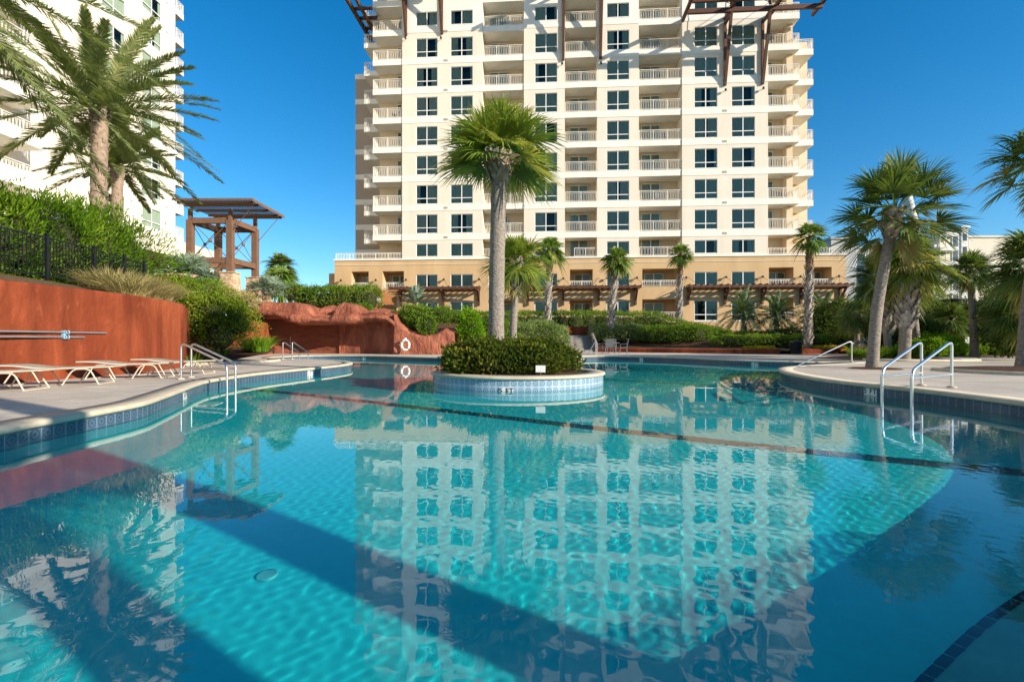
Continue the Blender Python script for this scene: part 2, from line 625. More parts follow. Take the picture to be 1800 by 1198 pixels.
# ------------------------------------------------------------------ camera, sun, sky
SUN_AZ, SUN_EL = R(59), R(21.5)            # azimuth measured from straight behind the camera towards its right
sun_dir = Vector((math.sin(SUN_AZ) * math.cos(SUN_EL), -math.cos(SUN_AZ) * math.cos(SUN_EL), math.sin(SUN_EL)))
cam = bpy.data.cameras.new('camera')
cam.lens, cam.sensor_width, cam.clip_end, cam.clip_start = 18.0, 36.0, 6000, .05
cam_o = bpy.data.objects.new('camera', cam)
COL.objects.link(cam_o)
cam_o.location = (0, 0, C_Z)
cam_o.rotation_euler = (R(90), 0, 0)
S.camera = cam_o
sun = bpy.data.lights.new('sun', 'SUN')
sun.energy, sun.angle, sun.color = 4.6, R(.5), (1, .88, .72)
sun_o = bpy.data.objects.new('sun', sun)
COL.objects.link(sun_o)
sun_o.rotation_euler = sun_dir.to_track_quat('Z', 'Y').to_euler()
sun.cycles.is_caustics_light = True
w = bpy.data.worlds.new('World')
S.world = w
w.use_nodes = True
wt = w.node_tree
sky = wt.nodes.new('ShaderNodeTexSky')
sky.sky_type = 'NISHITA'
sky.sun_disc = False
sky.sun_elevation = SUN_EL
sky.sun_rotation = math.pi - SUN_AZ
sky.air_density, sky.dust_density, sky.ozone_density = 1.0, 0.15, 4.0
hs = wt.nodes.new('ShaderNodeHueSaturation')
hs.inputs['Saturation'].default_value = 1.32
hs.inputs['Hue'].default_value = .495
wt.links.new(sky.outputs[0], hs.inputs['Color'])
wt.links.new(hs.outputs[0], wt.nodes['Background'].inputs[0])
wt.nodes['Background'].inputs[1].default_value = .10
S.view_settings.view_transform = 'Standard'
S.view_settings.look = 'None'
S.view_settings.exposure = .86
S.view_settings.gamma = 1
S.cycles.max_bounces = 10
S.cycles.transparent_max_bounces = 16
S.cycles.caustics_reflective = False
S.cycles.sample_clamp_indirect = 3
S.cycles.sample_clamp_direct = 4
S.cycles.use_denoising = True

# ------------------------------------------------------------------ pool outline (counter-clockwise once reversed)
OUT = [(-4.95, 4.95), (-5.0, 5.34), (-5.02, 6.0), (-5.1, 7.0), (-5.4, 7.9), (-5.86, 9.1), (-6.25, 10.1), (-6.55, 11.2), (-6.66, 13.1),
       (-6.55, 14.2), (-6.35, 15.4), (-6.15, 16.6), (-6.0, 17.8), (-6.05, 19.2), (-6.6, 20.8), (-7.7, 22.4), (-9.2, 23.6), (-10.8, 24.2), (-12.0, 25.3), (-12.6, 27.2),
       (-12.2, 29.0), (-11.0, 29.9), (-9.4, 29.9), (-8.0, 29.4), (-6.4, 28.2), (-3.6, 26.2), (-1.4, 25.4), (1.4, 26.6), (4.3, 28.6), (5.9, 28.6), (7.8, 27.3),
       (9.2, 24.9), (10.0, 22.6), (11.1, 21.4), (12.0, 20.9), (13.0, 20.8), (13.5, 20.3), (13.1, 19.7), (11.9, 18.9), (10.3, 17.9), (9.0, 16.8), (8.1, 15.5), (7.4, 13.9),
       (6.95, 12.0), (6.85, 10.9), (6.95, 9.93), (7.06, 9.2), (7.1, 8.4), (7.08, 7.4), (6.9, 6.25), (6.4, 5.05), (5.45, 3.9), (3.7, 2.6), (2.65, 1.98), (1.85, 1.52), (1.25, 1.15),
       (.4, .0), (-.6, -.7), (-1.9, -1.3), (-3.4, -1.5), (-5.0, -.9), (-6.0, .6), (-6.0, 2.0), (-5.5, 3.3), (-5.1, 4.3)]
OUT = [p[:2] for p in smooth_path(OUT, 5, True)][::-1]
OUTA = np.array(OUT)
if np.sum(OUTA[:, 0] * np.roll(OUTA[:, 1], -1) - OUTA[:, 1] * np.roll(OUTA[:, 0], -1)) < 0:
    OUT = OUT[::-1]
    OUTA = np.array(OUT)
ARC = np.concatenate([[0], np.cumsum(np.linalg.norm(np.roll(OUTA, -1, 0) - OUTA, axis=1))])
NT = round(ARC[-1] / .152)
ARC = ARC * (NT * .152 / ARC[-1])
Z_COP, Z_DECK, FLOOR = .145, .21, -1.1


def ring_strip(name, offs_z, mats, midx=None, uvrow=None, smooth=True):
    """sweep of (outward offset, height) pairs round the pool outline"""
    n = len(OUT)
    rings = [np.column_stack([offset_poly(OUTA, o) if abs(o) > 1e-6 else OUTA, np.full(n, z)]) for o, z in offs_z]
    V = np.concatenate(rings)
    F, U, MI = [], [], []
    for j in range(len(offs_z) - 1):
        for i in range(n):
            i2 = (i + 1) % n
            F.append((j * n + i2, j * n + i, (j + 1) * n + i, (j + 1) * n + i2))
            MI.append(0 if midx is None else midx[j])
            u0, u1 = ARC[i] / .152, ARC[i + 1] / .152
            v0, v1 = (Z_COP - offs_z[j][1]) / .152, (Z_COP - offs_z[j + 1][1]) / .152
            U += [(u1, -v0), (u0, -v0), (u0, -v1), (u1, -v1)]
    return np_mesh(name, V, np.array(F), mats, None, MI, None, smooth, U)


# pool wall: cut away under water on the sunny side to let sunlight in
n_ = len(OUT)
tg_ = np.roll(OUTA, -1, 0) - np.roll(OUTA, 1, 0)
sunny = (tg_[:, 1] * sun_dir.x - tg_[:, 0] * sun_dir.y) > .0
V, F, U, MI = [], [], [], []
zb_ = np.where(sunny, -.014, Z_COP - .304)
for i in range(n_):
    V += [(*OUTA[i], Z_COP), (*OUTA[i], zb_[i]), (*OUTA[i], FLOOR)]
for i in range(n_):
    j = (i + 1) % n_
    u0, u1 = ARC[i] / .152, ARC[i + 1] / .152
    F.append((3 * j, 3 * i, 3 * i + 1, 3 * j + 1))
    U += [(u1, 0), (u0, 0), (u0, -(Z_COP - zb_[i]) / .152), (u1, -(Z_COP - zb_[j]) / .152)]
    MI.append(0)
    if not (sunny[i] and sunny[j]):
        F.append((3 * j + 1, 3 * i + 1, 3 * i + 2, 3 * j + 2))
        U += [(0, 0)] * 4
        MI.append(1)
tag(np_mesh('pool_wall', V, np.array(F), [MT['tile'], MT['plaster']], None, MI, None, True, U), kind='structure')
tag(ring_strip('pool_coping', [(.02, Z_COP), (-.03, Z_COP), (-.045, Z_COP + .025), (-.04, Z_COP + .055), (-.02, Z_COP + .071), (.34, Z_COP + .073), (.345, .10)],
               MT['coping']), kind='structure')
mb = MB()
bx0, bx1, by0, by1 = -13.6, 18.2, -6.5, 31.5  # floor widened into an unseen box under the deck for the same sunlight
mb.quad((bx0, by0, FLOOR), (bx1, by0, FLOOR), (bx1, by1, FLOOR), (bx0, by1, FLOOR))
for a, b in (((bx0, by0), (bx1, by0)), ((bx1, by0), (bx1, by1)), ((bx1, by1), (bx0, by1)), ((bx0, by1), (bx0, by0))):
    mb.quad((*b, FLOOR), (*a, FLOOR), (*a, .16), (*b, .16))
tag(mb.build('pool_floor', MT['plaster']), kind='structure')
hole = [tuple(p) for p in offset_poly(OUTA, .335)]
gr = sheet('ground', [(-1500, -1500), (1500, -1500), (1500, 2500), (-1500, 2500)], [hole], .17, MT['ground'])
tag(gr, kind='structure')
tag(sheet('deck', [(-12.5, -9), (34, -9), (36, 20), (30, 42), (2, 44), (-18, 35.5), (-17, 20)], [hole], Z_DECK, MT['deck']), kind='structure')

# lane stripes of dark tile on the floor, bench at the near corner, main drain
mb = MB()


def stripe(mb, a, b, wd, z):
    a, b = Vector((*a, z)), Vector((*b, z))
    s = (b - a).cross(Vector((0, 0, 1))).normalized() * wd / 2
    mb.quad(a + s, b + s, b - s, a - s)


stripe(mb, (-6.75, 12.6), (5.2, 4.75), .30, FLOOR + .004)
stripe(mb, (2.2, 15.6), (6.6, 12.0), .2, FLOOR + .004)
tag(mb.build('pool_floor_stripe', MT['lane']), kind='structure')
bench_in = [(1.27 - .55, 1.87 - .75), (1.28, 1.72), (1.7, 2.02), (2.2, 2.32), (2.9, 2.68), (3.7, 3.05)]
bench_out = [(1.0, .95), (1.6, 1.34), (2.1, 1.65), (2.8, 2.06), (3.4, 2.4), (4.1, 2.86)]
bi, bo = smooth_path([(*p, 0) for p in bench_in], 5), smooth_path([(*p, 0) for p in bench_out], 5)
mb = MB()
n = len(bi)
mb.add([(p[0], p[1], -.42) for p in bi] + [(p[0], p[1], -.42) for p in bo] + [(p[0], p[1], -.50) for p in bi] + [(p[0], p[1], -.50) for p in bo],
       [(i, n + i, n + i + 1, i + 1) for i in range(n - 1)] + [(2 * n + i, i, i + 1, 2 * n + i + 1) for i in range(n - 1)] + [(3 * n + i, 2 * n + i, 2 * n + i + 1, 3 * n + i + 1) for i in range(n - 1)], 0, False)
for i in range(n - 1):                                                  # dark nosing tiles with small joints
    a, b = Vector(bi[i]), Vector(bi[i + 1])
    L = (b - a).length
    q = max(1, round(L / .155))
    for k in range(q):
        p0, p1 = a.lerp(b, (k + .04) / q), a.lerp(b, (k + .96) / q)
        s = (b - a).cross(Vector((0, 0, 1))).normalized() * .04
        z = Vector((0, 0, -.416))
        mb.quad(p0 + z, p1 + z, p1 + s + z, p0 + s + z, 1)
tag(mb.build('pool_bench', [MT['bench'], MT['trim']]), kind='structure')

# water with real ripples
ys, y = [], -3.6
while y < 31:
    ys.append(y)
    y += max(.0148, .0036 * y)
ys = np.array(ys)
xs = np.arange(-12.9, 17.4, .0178)
X, Y = np.meshgrid(xs, ys)
Zw = np.zeros_like(X)
dy = np.gradient(ys)[:, None]
rw = random.Random(5)
k_2pi = 2 * math.pi
for i in range(44):
    L = .066 * 1.058 ** i if i < 30 else .36 * 1.13 ** (i - 30)
    a = rw.gauss(.6, 1.2)
    k = 2 * math.pi / L
    A = L / k_2pi * (.0025 if L < .13 else .0008 if L < .2 else .0004 if L < .36 else .00025)
    att = np.clip((L / np.maximum(dy, .0178) - 2.2) / 2.6, 0, 1)
    Zw += A * att * np.sin(k * math.cos(a) * X + k * math.sin(a) * Y + rw.uniform(0, 6.28) + .8 * np.sin(.35 * X + .22 * Y * (1 + .1 * i)))
Zw *= .62 + .38 * np.sin(.45 * X + .3 * np.sin(.5 * Y)) * np.sin(.33 * Y + .7)
ny, nx = X.shape
cx = .25 * (X[:-1, :-1] + X[1:, 1:] + X[:-1, 1:] + X[1:, :-1])
cy = .25 * (Y[:-1, :-1] + Y[1:, 1:] + Y[:-1, 1:] + Y[1:, :-1])
ok = inside(offset_poly(OUTA, .06), cx, cy)
for q in (.7, 1.4, 2.1, 2.8, 3.5, 4.1):                              # unseen water added under the deck, so refracted sun reaches the floor
    ok |= inside(OUTA, cx - sun_dir.x * q, cy - sun_dir.y * q)
ISL, ISR = (.15, 12.8), 2.1
PLC, PLR = (.75, 19.9), 2.0
for (ccx, ccy), rr in ((ISL, ISR), (PLC, PLR)):
    ok &= (cx - ccx) ** 2 + (cy - ccy) ** 2 > (rr - .12) ** 2
idx = np.arange(nx * ny).reshape(ny, nx)
Fw = np.stack([idx[:-1, :-1], idx[:-1, 1:], idx[1:, 1:], idx[1:, :-1]], -1)[ok]
used, inv = np.unique(Fw, return_inverse=True)
water = np_mesh('pool_water', np.stack([X, Y, Zw], -1).reshape(-1, 3)[used], inv.reshape(-1, 4), MT['water'], smooth=True)
tag(water, kind='structure')
water.cycles.is_caustics_caster = True


def nearest_on_pool(x, y):
    d = np.linalg.norm(OUTA - np.array([x, y]), axis=1)
    i = int(d.argmin())
    t = OUTA[(i + 1) % len(OUT)] - OUTA[i - 1]
    t /= np.linalg.norm(t)
    return OUTA[i], np.array([-t[1], t[0]])                              # inward normal


def text_ob(body, size, parent, loc, rot, mat):
    c = bpy.data.curves.new('lettering', 'FONT')
    c.body, c.size, c.align_x, c.align_y, c.extrude = body, size, 'CENTER', 'CENTER', .0015
    c.offset = .0025
    c.space_character = 1.15
    c.materials.append(mat)
    tmp = bpy.data.objects.new('lettering', c)
    me = bpy.data.meshes.new_from_object(tmp)
    bpy.data.objects.remove(tmp)
    o = bpy.data.objects.new('lettering', me)
    COL.objects.link(o)
    o.parent, o.location, o.rotation_euler = parent, loc, rot
    return o


def marker(x, y, nx_, ny_, z, label, wd=.30):
    r = empty('depth_marker', (x, y, z), label, 'depth marker', math.atan2(ny_, nx_) + math.pi / 2, 'depth marker tiles round the pool')
    m = MB()
    m.box(-wd / 2, -.003, -.005, .02, -.07, .07)
    m.box(.003, wd / 2, -.005, .02, -.07, .07)
    m.build('tile_face', MT['markertile'], r)
    text_ob('5 FT', .145, r, (0, -.0075, 0), (R(90), 0, 0), MT['black'])


for (x, y), lab in (((-5.98, 9.4), 'white 5 FT tile just before the handrail pair on the lounger side'),
                    ((7.0, 9.95), 'white 5 FT tile beside the two big handrails on the palm side of the pool'),
                    ((-6.28, 15.8), 'white depth tile on the rounded peninsula past the lounger side handrails'),
                    ((-8.7, 29.7), 'white depth tile on the far edge in front of the red cave'),
                    ((-3.4, 26.0), 'white depth tile on the far edge just beside the island shrubs'),
                    ((6.9, 28.0), 'white depth tile on the far edge below the patio table'),
                    ((10.4, 22.1), 'white depth tile on the far edge towards the black litter bin')):
    p, nn = nearest_on_pool(x, y)
    marker(p[0], p[1], nn[0], nn[1], .072, lab)


# ------------------------------------------------------------------ island and round planter behind it
def round_planter(name, c, r, ztop, label, rows_dark=False):
    root = empty(name, (c[0], c[1], 0), label, 'planter')
    seg = 96
    nt_ = round(2 * math.pi * r / .152)
    zc = ztop - .07
    V, F, U, MI = [], [], [], []
    zs = [zc, zc - .456, FLOOR]
    for z in zs:
        V += [(r * math.cos(2 * math.pi * k / seg), r * math.sin(2 * math.pi * k / seg), z) for k in range(seg)]
    for j in range(2):
        for k in range(seg):
            k2 = (k + 1) % seg
            F.append((j * seg + k2, j * seg + k, (j + 1) * seg + k, (j + 1) * seg + k2))
            MI.append(j)
            u0, u1 = k * nt_ / seg, (k + 1) * nt_ / seg
            v0, v1 = (zc - zs[j]) / .152, (zc - zs[j + 1]) / .152
            U += [(u1, -v0), (u0, -v0), (u0, -v1), (u1, -v1)]
    f = [tuple(reversed(q)) for q in F]
    U2 = []
    for q in range(0, len(U), 4):
        U2 += U[q:q + 4][::-1]
    np_mesh('tiled_wall', V, np.array(f), [MT['tile_island'], MT['plaster']], root, MI, None, False, U2, world=False)
    m = MB()
    m.lathe((0, 0, 0), [(r - .02, zc), (r + .035, zc), (r + .05, zc + .03), (r + .035, zc + .06), (r + .01, ztop), (r - .36, ztop + .004), (r - .38, ztop - .03), (r - .38, ztop - .12)], 96)
    m.build('coping', MT['coping'], root)
    m = MB()
    m.lathe((0, 0, 0), [(r - .37, ztop - .05), (r - .6, ztop - .02), (r - 1.1, ztop + .03), (.001, ztop + .06)], 64)
    m.build('soil', MT['mulch'], root)
    return root


round_planter('island_planter', ISL, ISR, .305, 'round tiled island planter with pale coping in the middle of the pool')
marker(ISL[0] - .27, ISL[1] - 2.085, -.13, -.99, .008, 'white 5 FT tile half under water on the front of the island')
round_planter('raised_planter', PLC, PLR, .40, 'second raised tiled planter half hidden behind the island shrubs')

# small white notice on the island
sg = empty('garden_sign', (.62, 11.12, .27), 'small blank white notice on a stake in front of the island shrubs', 'sign', R(-8))
m = MB()
m.tube([(0, 0, -.05), (0, 0, .12)], .007, 6)
m.build('stake', MT['alu'], sg)
m = MB()
m.box(-.105, .105, -.005, .005, .10, .25)
m.build('notice_board', MT['whiteplastic'], sg)


# ------------------------------------------------------------------ handrails
def handrail(base, end, label, h=.80, zend=-1.3, zlow=.36, bar=True, group='steel handrails round the pool', r=.024, flat=.14):
    b, e = Vector((*base, Z_DECK)), Vector((*end, Z_DECK))
    root = empty('pool_handrail', b, label, 'handrail', math.atan2(e.y - b.y, e.x - b.x), group)
    L = (e - b).length
    pts = [(0, 0, -.02), (0, 0, h), (flat, 0, h)]
    if zlow is None:
        pts += [(L, 0, zend)]
    else:
        pts += [(L, 0, zlow), (L, 0, zend)]
    m = MB()
    m.tube(fillet(pts, .16, 8), r, 12)
    m.build('rail', MT['steel'], root)
    if bar:
        m = MB()
        m.tube([(0, 0, .24), (L, 0, .24)], r * .72, 10)
        m.build('crossbar', MT['steel'], root)
    m = MB()
    m.lathe((0, 0, 0), [(.075, .004), (.075, .018), (.05, .03), (r, .035)], 20)
    m.build('flange', MT['coping'], root)
    return root


handrail((7.70, 9.63), (6.3, 8.72), 'taller standing chrome handrail of the big pair, the one beside the 5 FT tile')
handrail((7.90, 9.20), (6.48, 8.30), 'chrome handrail of the big pair nearer the frame edge, on the palm side deck')
handrail((-7.24, 11.2), (-5.9, 10.6), 'nearer chrome handrail of the pair beside the cream loungers', .76)
handrail((-7.36, 11.75), (-6.02, 11.15), 'farther chrome handrail of the pair beside the cream loungers', .76)
handrail((13.4, 20.2), (11.15, 20.0), 'long sloping single handrail at the shallow steps near the leaning palm', .80, -.13, None, False, r=.026)
handrail((5.05, 30.9), (4.25, 29.6), 'far chrome handrail beside the patio table and the stairs', .77, -.2, None, False)
handrail((-10.0, 23.3), (-9.75, 24.5), 'chrome grotto handrail of the small pair, its post in front', .76, -1.2, .3, False)
handrail((-10.45, 23.35), (-10.2, 24.55), 'chrome grotto handrail of the small pair, the one nearer the lily clump', .76, -1.2, .3, False)


# ------------------------------------------------------------------ loungers
def make_lounger(label):
    """local: head at x=0, foot at x=1.9"""
    r = empty('sun_lounger', (0, 0, 0), label, 'sun lounger', 0, 'cream loungers along the red wall')
    z = .33
    m = MB()
    for s in (-1, 1):
        m.tube(smooth_path([(.02, s * .30, z + .055), (.35, s * .31, z + .05), (.75, s * .31, z), (1.3, s * .31, z), (1.88, s * .30, z + .02)], 4), .014, 8)
    m.tube([(.02, -.3, z + .055), (.02, .3, z + .055)], .014, 8)
    m.tube([(1.88, -.3, z + .02), (1.88, .3, z + .02)], .014, 8)
    m.build('frame', MT['lounger'], r)
    m = MB()
    prof = smooth_path([(.02, z + .07), (.35, z + .066), (.72, z + .018), (1.3, z + .012), (1.88, z + .035)], 5)
    n = len(prof)
    vs = [(x, -.295, zz) for x, zz in prof] + [(x, .295, zz) for x, zz in prof] + [(x, -.295, zz - .012) for x, zz in prof] + [(x, .295, zz - .012) for x, zz in prof]
    fs = []
    for i in range(n - 1):
        fs += [(i, i + 1, n + i + 1, n + i), (2 * n + i + 1, 2 * n + i, 3 * n + i, 3 * n + i + 1), (2 * n + i, 2 * n + i + 1, i + 1, i), (n + i, n + i + 1, 3 * n + i + 1, 3 * n + i)]
    m.add(vs, fs)
    m.build('sling', MT['sling'], r)
    for x0 in (.42, 1.32):
        for s in (-1, 1):
            m = MB()
            m.tube(fillet([(x0 - .22, s * .33, .012), (x0 - .06, s * .30, z - .02), (x0 + .20, s * .30, z - .02), (x0 + .36, s * .33, .012)], .09, 5), .013, 8)
            m.build('leg', MT['lounger'], r)
    for x0 in (.22, 1.66):
        m = MB()
        m.tube([(x0, -.33, .014), (x0, .33, .014)], .011, 6)
        m.build('floor_bar', MT['lounger'], r)
    return r


lt = ['cream lounger cut by the frame edge, first along the red wall',
      'cream lounger under the blue bracket of the wall poles, second along the red wall',
      'cream lounger below the free end of the wall poles, third along the red wall',
      'cream lounger farthest along the red wall, behind the handrail pair']
l0 = make_lounger(lt[0])
for i, (x, y, a) in enumerate([(-9.75, 8.35, 14), (-9.55, 9.55, 17), (-9.5, 11.35, 12), (-9.35, 12.75, 10)]):
    o = l0 if i == 0 else copy_tree(l0)
    o['label'] = lt[i]
    o.location, o.rotation_euler = (x, y, Z_DECK), (0, 0, R(a))


# ------------------------------------------------------------------ patio set, litter bin
def make_chair():
    r = empty('patio_chair', (0, 0, 0), 'x', 'chair', 0, 'grey patio chairs round the table')
    m = MB()
    m.box(-.24, .24, -.22, .24, .42, .44)
    m.build('seat', MT['greysling'], r)
    m = MB()
    m.bar((0, -.23, .46), (0, -.31, .92), .46, .02, up=(0, 1, 0))
    m.build('backrest', MT['greysling'], r)
    m = MB()
    for s in (-1, 1):
        m.tube(fillet([(s * .25, .24, .40), (s * .25, -.20, .42), (s * .25, -.32, .95)], .08, 5), .014, 8)
        m.tube(fillet([(s * .27, .22, .40), (s * .27, .2, .64), (s * .27, -.26, .66)], .06, 5), .013, 8)
    m.tube([(-.25, -.32, .95), (.25, -.32, .95)], .014, 8)
    m.build('frame', MT['alu'], r)
    for sx in (-1, 1):
        for y in (.22, -.24):
            m = MB()
            m.tube([(sx * .24, y * .9, .42), (sx * .26, y * 1.1, 0)], .014, 8)
            m.build('leg', MT['alu'], r)
    return r


tx, ty = 6.35, 33.0
t = empty('patio_table', (tx, ty, Z_DECK), 'round grey patio table among four chairs beside the far stairs', 'table')
m = MB()
m.lathe((0, 0, 0), [(.001, .70), (.55, .70), (.57, .715), (.55, .73), (.001, .732)], 32)
m.build('tabletop', MT['alu'], t)
for k in range(4):
    m = MB()
    a = R(45 + 90 * k)
    m.tube([(.30 * math.cos(a), .30 * math.sin(a), .70), (.42 * math.cos(a), .42 * math.sin(a), 0)], .018, 8)
    m.build('leg', MT['alu'], t)
c0 = make_chair()
for i, (dx, dy_, a, lab) in enumerate([(-.78, .1, -80, 'grey patio chair beside the foot of the far stairs'), (-.32, -.78, 10, 'grey patio chair with its back to the pool, nearer the stairs'),
                                       (.25, .75, 170, 'grey patio chair on the hedge side of the round table'), (.78, -.15, 85, 'grey patio chair at the end of the table away from the stairs')]):
    o = c0 if i == 0 else copy_tree(c0)
    o['label'] = lab
    o.location, o.rotation_euler = (tx + dx, ty + dy_, Z_DECK), (0, 0, R(a))

t = empty('litter_bin', (17.75, 32.0, Z_DECK), 'black round slatted litter bin beside the flower bed', 'litter bin')
m = MB()
for k in range(28):
    a = 2 * math.pi * k / 28
    m.bar((.31 * math.cos(a), .31 * math.sin(a), .05), (.35 * math.cos(a), .35 * math.sin(a), .72), .045, .012, up=(math.cos(a), math.sin(a), 0))
m.lathe((0, 0, 0), [(.29, .02), (.29, .7)], 28)
m.build('basket', MT['blackmetal'], t)
m = MB()
m.lathe((0, 0, 0), [(.36, .70), (.38, .73), (.36, .77), (.24, .85), (.20, .85), (.19, .80)], 32)
m.build('lid', MT['blackmetal'], t)


# ------------------------------------------------------------------ red retaining wall with pole rack
WALLP = [(-10.9, 2), (-10.5, 6), (-10.15, 10.1), (-9.98, 12.1), (-9.98, 13.3), (-10.22, 14.8), (-10.75, 16.5), (-11.6, 18.0), (-12.7, 20.5), (-13.6, 23.5), (-14.6, 27), (-15.2, 30.5), (-15.8, 33)]


def path_wall(name, path, zb, ztop, thick, mat, label, cat='wall', amp=.03, n=8, round_=.07):
    P = np.array(smooth_path([(*p, 0) for p in path], n))[:, :2]
    t = np.gradient(P, axis=0)
    t /= np.linalg.norm(t, axis=1)[:, None]
    nr = np.stack([t[:, 1], -t[:, 0]], 1)
    zt = np.array([ztop(i / (len(P) - 1)) if callable(ztop) else ztop for i in range(len(P))])
    rows = []
    for q in np.linspace(0, 1, 9):
        o = .5 * thick + amp * np.sin(P[:, 1] * 1.3 + q * 3) * np.sin(P[:, 0] + P[:, 1] * .7 + q * 5) * (.3 + .7 * q)
        rows.append(np.column_stack([P + nr * o[:, None], zb + (zt - round_ - zb) * q]))
    rows.append(np.column_stack([P + nr * (.5 * thick - round_ * .3), zt - round_ * .25]))
    rows.append(np.column_stack([P + nr * (.5 * thick - round_), zt]))
    rows.append(np.column_stack([P - nr * (.5 * thick), zt]))
    rows.append(np.column_stack([P - nr * (.5 * thick), np.full(len(P), zb)]))
    m_ = len(P)
    V = np.concatenate(rows)
    F = [(j * m_ + i, j * m_ + i + 1, (j + 1) * m_ + i + 1, (j + 1) * m_ + i) for j in range(len(rows) - 1) for i in range(m_ - 1)]
    F += [tuple(j * m_ for j in range(len(rows)))[::-1], tuple(j * m_ + m_ - 1 for j in range(len(rows)))]
    o = np_mesh(name, V, [list(f) for f in F], mat, None, None, None, True)
    return tag(o, label, cat)


path_wall('retaining_wall', WALLP, .1, lambda t_: 2.27 - .07 * t_, .34, MT['redstucco'], 'tall red stucco retaining wall curving behind the cream loungers', n=10)
for z_, y1, lab in ((1.24, 12.35, 'upper, longer grey pool pole on the red wall'), (1.135, 11.75, 'lower, shorter grey pool pole on the red wall')):
    m = MB()
    m.tube([(-10.10, 5.5, z_), (-9.78 + (12.35 - y1) * -.06, y1, z_)], .02, 10)
    tag(m.build('pool_pole', MT['alu']), lab, 'pole', 'pool cleaning poles hung on the red wall')
r = empty('pole_bracket', (-9.85, 11.25, 1.19), 'pale blue double hook holding both poles on the red wall', 'bracket')
m = MB()
m.box(-.06, .03, -.03, .03, -.09, .09)
m.build('back_plate', MT['blueclip'], r)
m = MB()
for z_ in (.05, -.055):
    m.tube([(.03 + .035 * math.cos(a), 0, z_ + .035 * math.sin(a)) for a in np.linspace(-2.6, 1.4, 10)], .010, 6)
    m.tube([(.03 + .035 * math.cos(a), .07, z_ + .035 * math.sin(a)) for a in np.linspace(-2.6, 1.4, 10)], .013, 6)
m.build('hook', MT['blueclip'], r)


# ------------------------------------------------------------------ terraces (earth banks)
def bank(name, poly, zf, mat, step=1.0):
    P = np.asarray(poly)
    x0, y0 = P.min(0)
    x1, y1 = P.max(0)
    gx, gy = np.meshgrid(np.arange(x0 + step / 2, x1, step), np.arange(y0 + step / 2, y1, step))
    gx = gx + RNG.uniform(-.3, .3, gx.shape) * step
    gy = gy + RNG.uniform(-.3, .3, gy.shape) * step
    k = inside(poly, gx, gy)
    pts = [Vector(p) for p in poly] + [Vector((a, b)) for a, b in zip(gx[k], gy[k])]
    n_ = len(poly)
    v, e, f, *_ = delaunay_2d_cdt(pts, [(i, (i + 1) % n_) for i in range(n_)], [], 0, 1e-5)
    V = np.array([(p.x, p.y, zf(p.x, p.y)) for p in v])
    keep = []
    for t_ in f:
        c = V[list(t_)].mean(0)
        if inside(poly, np.array([c[0]]), np.array([c[1]]))[0]:
            if np.cross(V[t_[1]] - V[t_[0]], V[t_[2]] - V[t_[0]])[2] < 0:
                t_ = t_[::-1]
            keep.append(list(t_))
    return tag(np_mesh(name, V, keep, mat, smooth=True), kind='structure')


def cl(t_):
    t_ = max(0., min(1., t_))
    return t_ * t_ * (3 - 2 * t_)


def wall_x(y):
    ys_ = [p[1] for p in WALLP]
    xs_ = [p[0] for p in WALLP]
    return float(np.interp(y, ys_, xs_))


def z_left(x, y):
    d = wall_x(y) - x
    return 2.17 + .58 * cl((d - .2) / 2.8) + 1.35 * cl((y - 19) / 11) * cl((-12.5 - x) / 4) + .03 * math.sin(3 * x) * math.sin(2.3 * y)


def z_back(x, y):
    front = np.interp(x, [-16, -3.5, 4.2, 6.4, 11, 17.2, 23, 40], [34, 33.2, 38, 38.9, 36.5, 32.8, 33, 40])
    hi = np.interp(x, [-20, -4, 2, 14, 19, 26], [3.2, 2.9, 2.5, 2.2, 1.3, .5])
    return .40 + (hi - .4) * cl((y - front) / 10) + .03 * math.sin(2.1 * x + y) * math.sin(1.7 * y)


left_poly = [(wall_x(y) - .1, y) for y in np.arange(2, 33.1, 1.0)] + [(-16, 34.6), (-70, 70), (-70, 2)]
bank('planting_terrace', left_poly, z_left, MT['soilgrass'], 1.2)
bank('planting_bank', [(-16.5, 35.6), (-3.6, 34.3), (-3.0, 33.4), (0, 35.0), (4.15, 38), (4.15, 43.2), (6.5, 43.2), (6.5, 38.95), (11, 36.6), (17.2, 32.9), (23, 33.1), (40, 40), (60, 90), (-40, 90), (-40, 48)],
     z_back, MT['mulch'], 1.3)


def z_bed(x, y):
    return .22 + .55 * cl((y - 18.0 + .35 * (x + 11)) / 5)


bank('planting_bed', [(-11.3, 17.2), (-10.95, 17.9), (-10.5, 19.4), (-9.75, 20.4), (-9.9, 21.6), (-10.9, 22.6), (-13.2, 24.6), (-13.7, 23.5), (-12.8, 20.5), (-11.7, 18.0)], z_bed, MT['mulch'], .5)

dr = empty('floor_drain', (-1.55, 3.24, FLOOR + .005), 'small pale drain cover on the pool floor near the lounger side shadow bands', 'drain')
m = MB()
m.lathe((0, 0, 0), [(.065, 0), (.065, .02), (.05, .028)], 20)
m.build('rim', MT['whiteplastic'], dr)
m = MB()
for k in range(-4, 5):
    w_ = math.sqrt(max(.00005, .05 ** 2 - (k * .011) ** 2))
    m.box(-w_, w_, k * .011 - .003, k * .011 + .003, .006, .024)
m.build('grate', MT['whiteplastic'], dr)
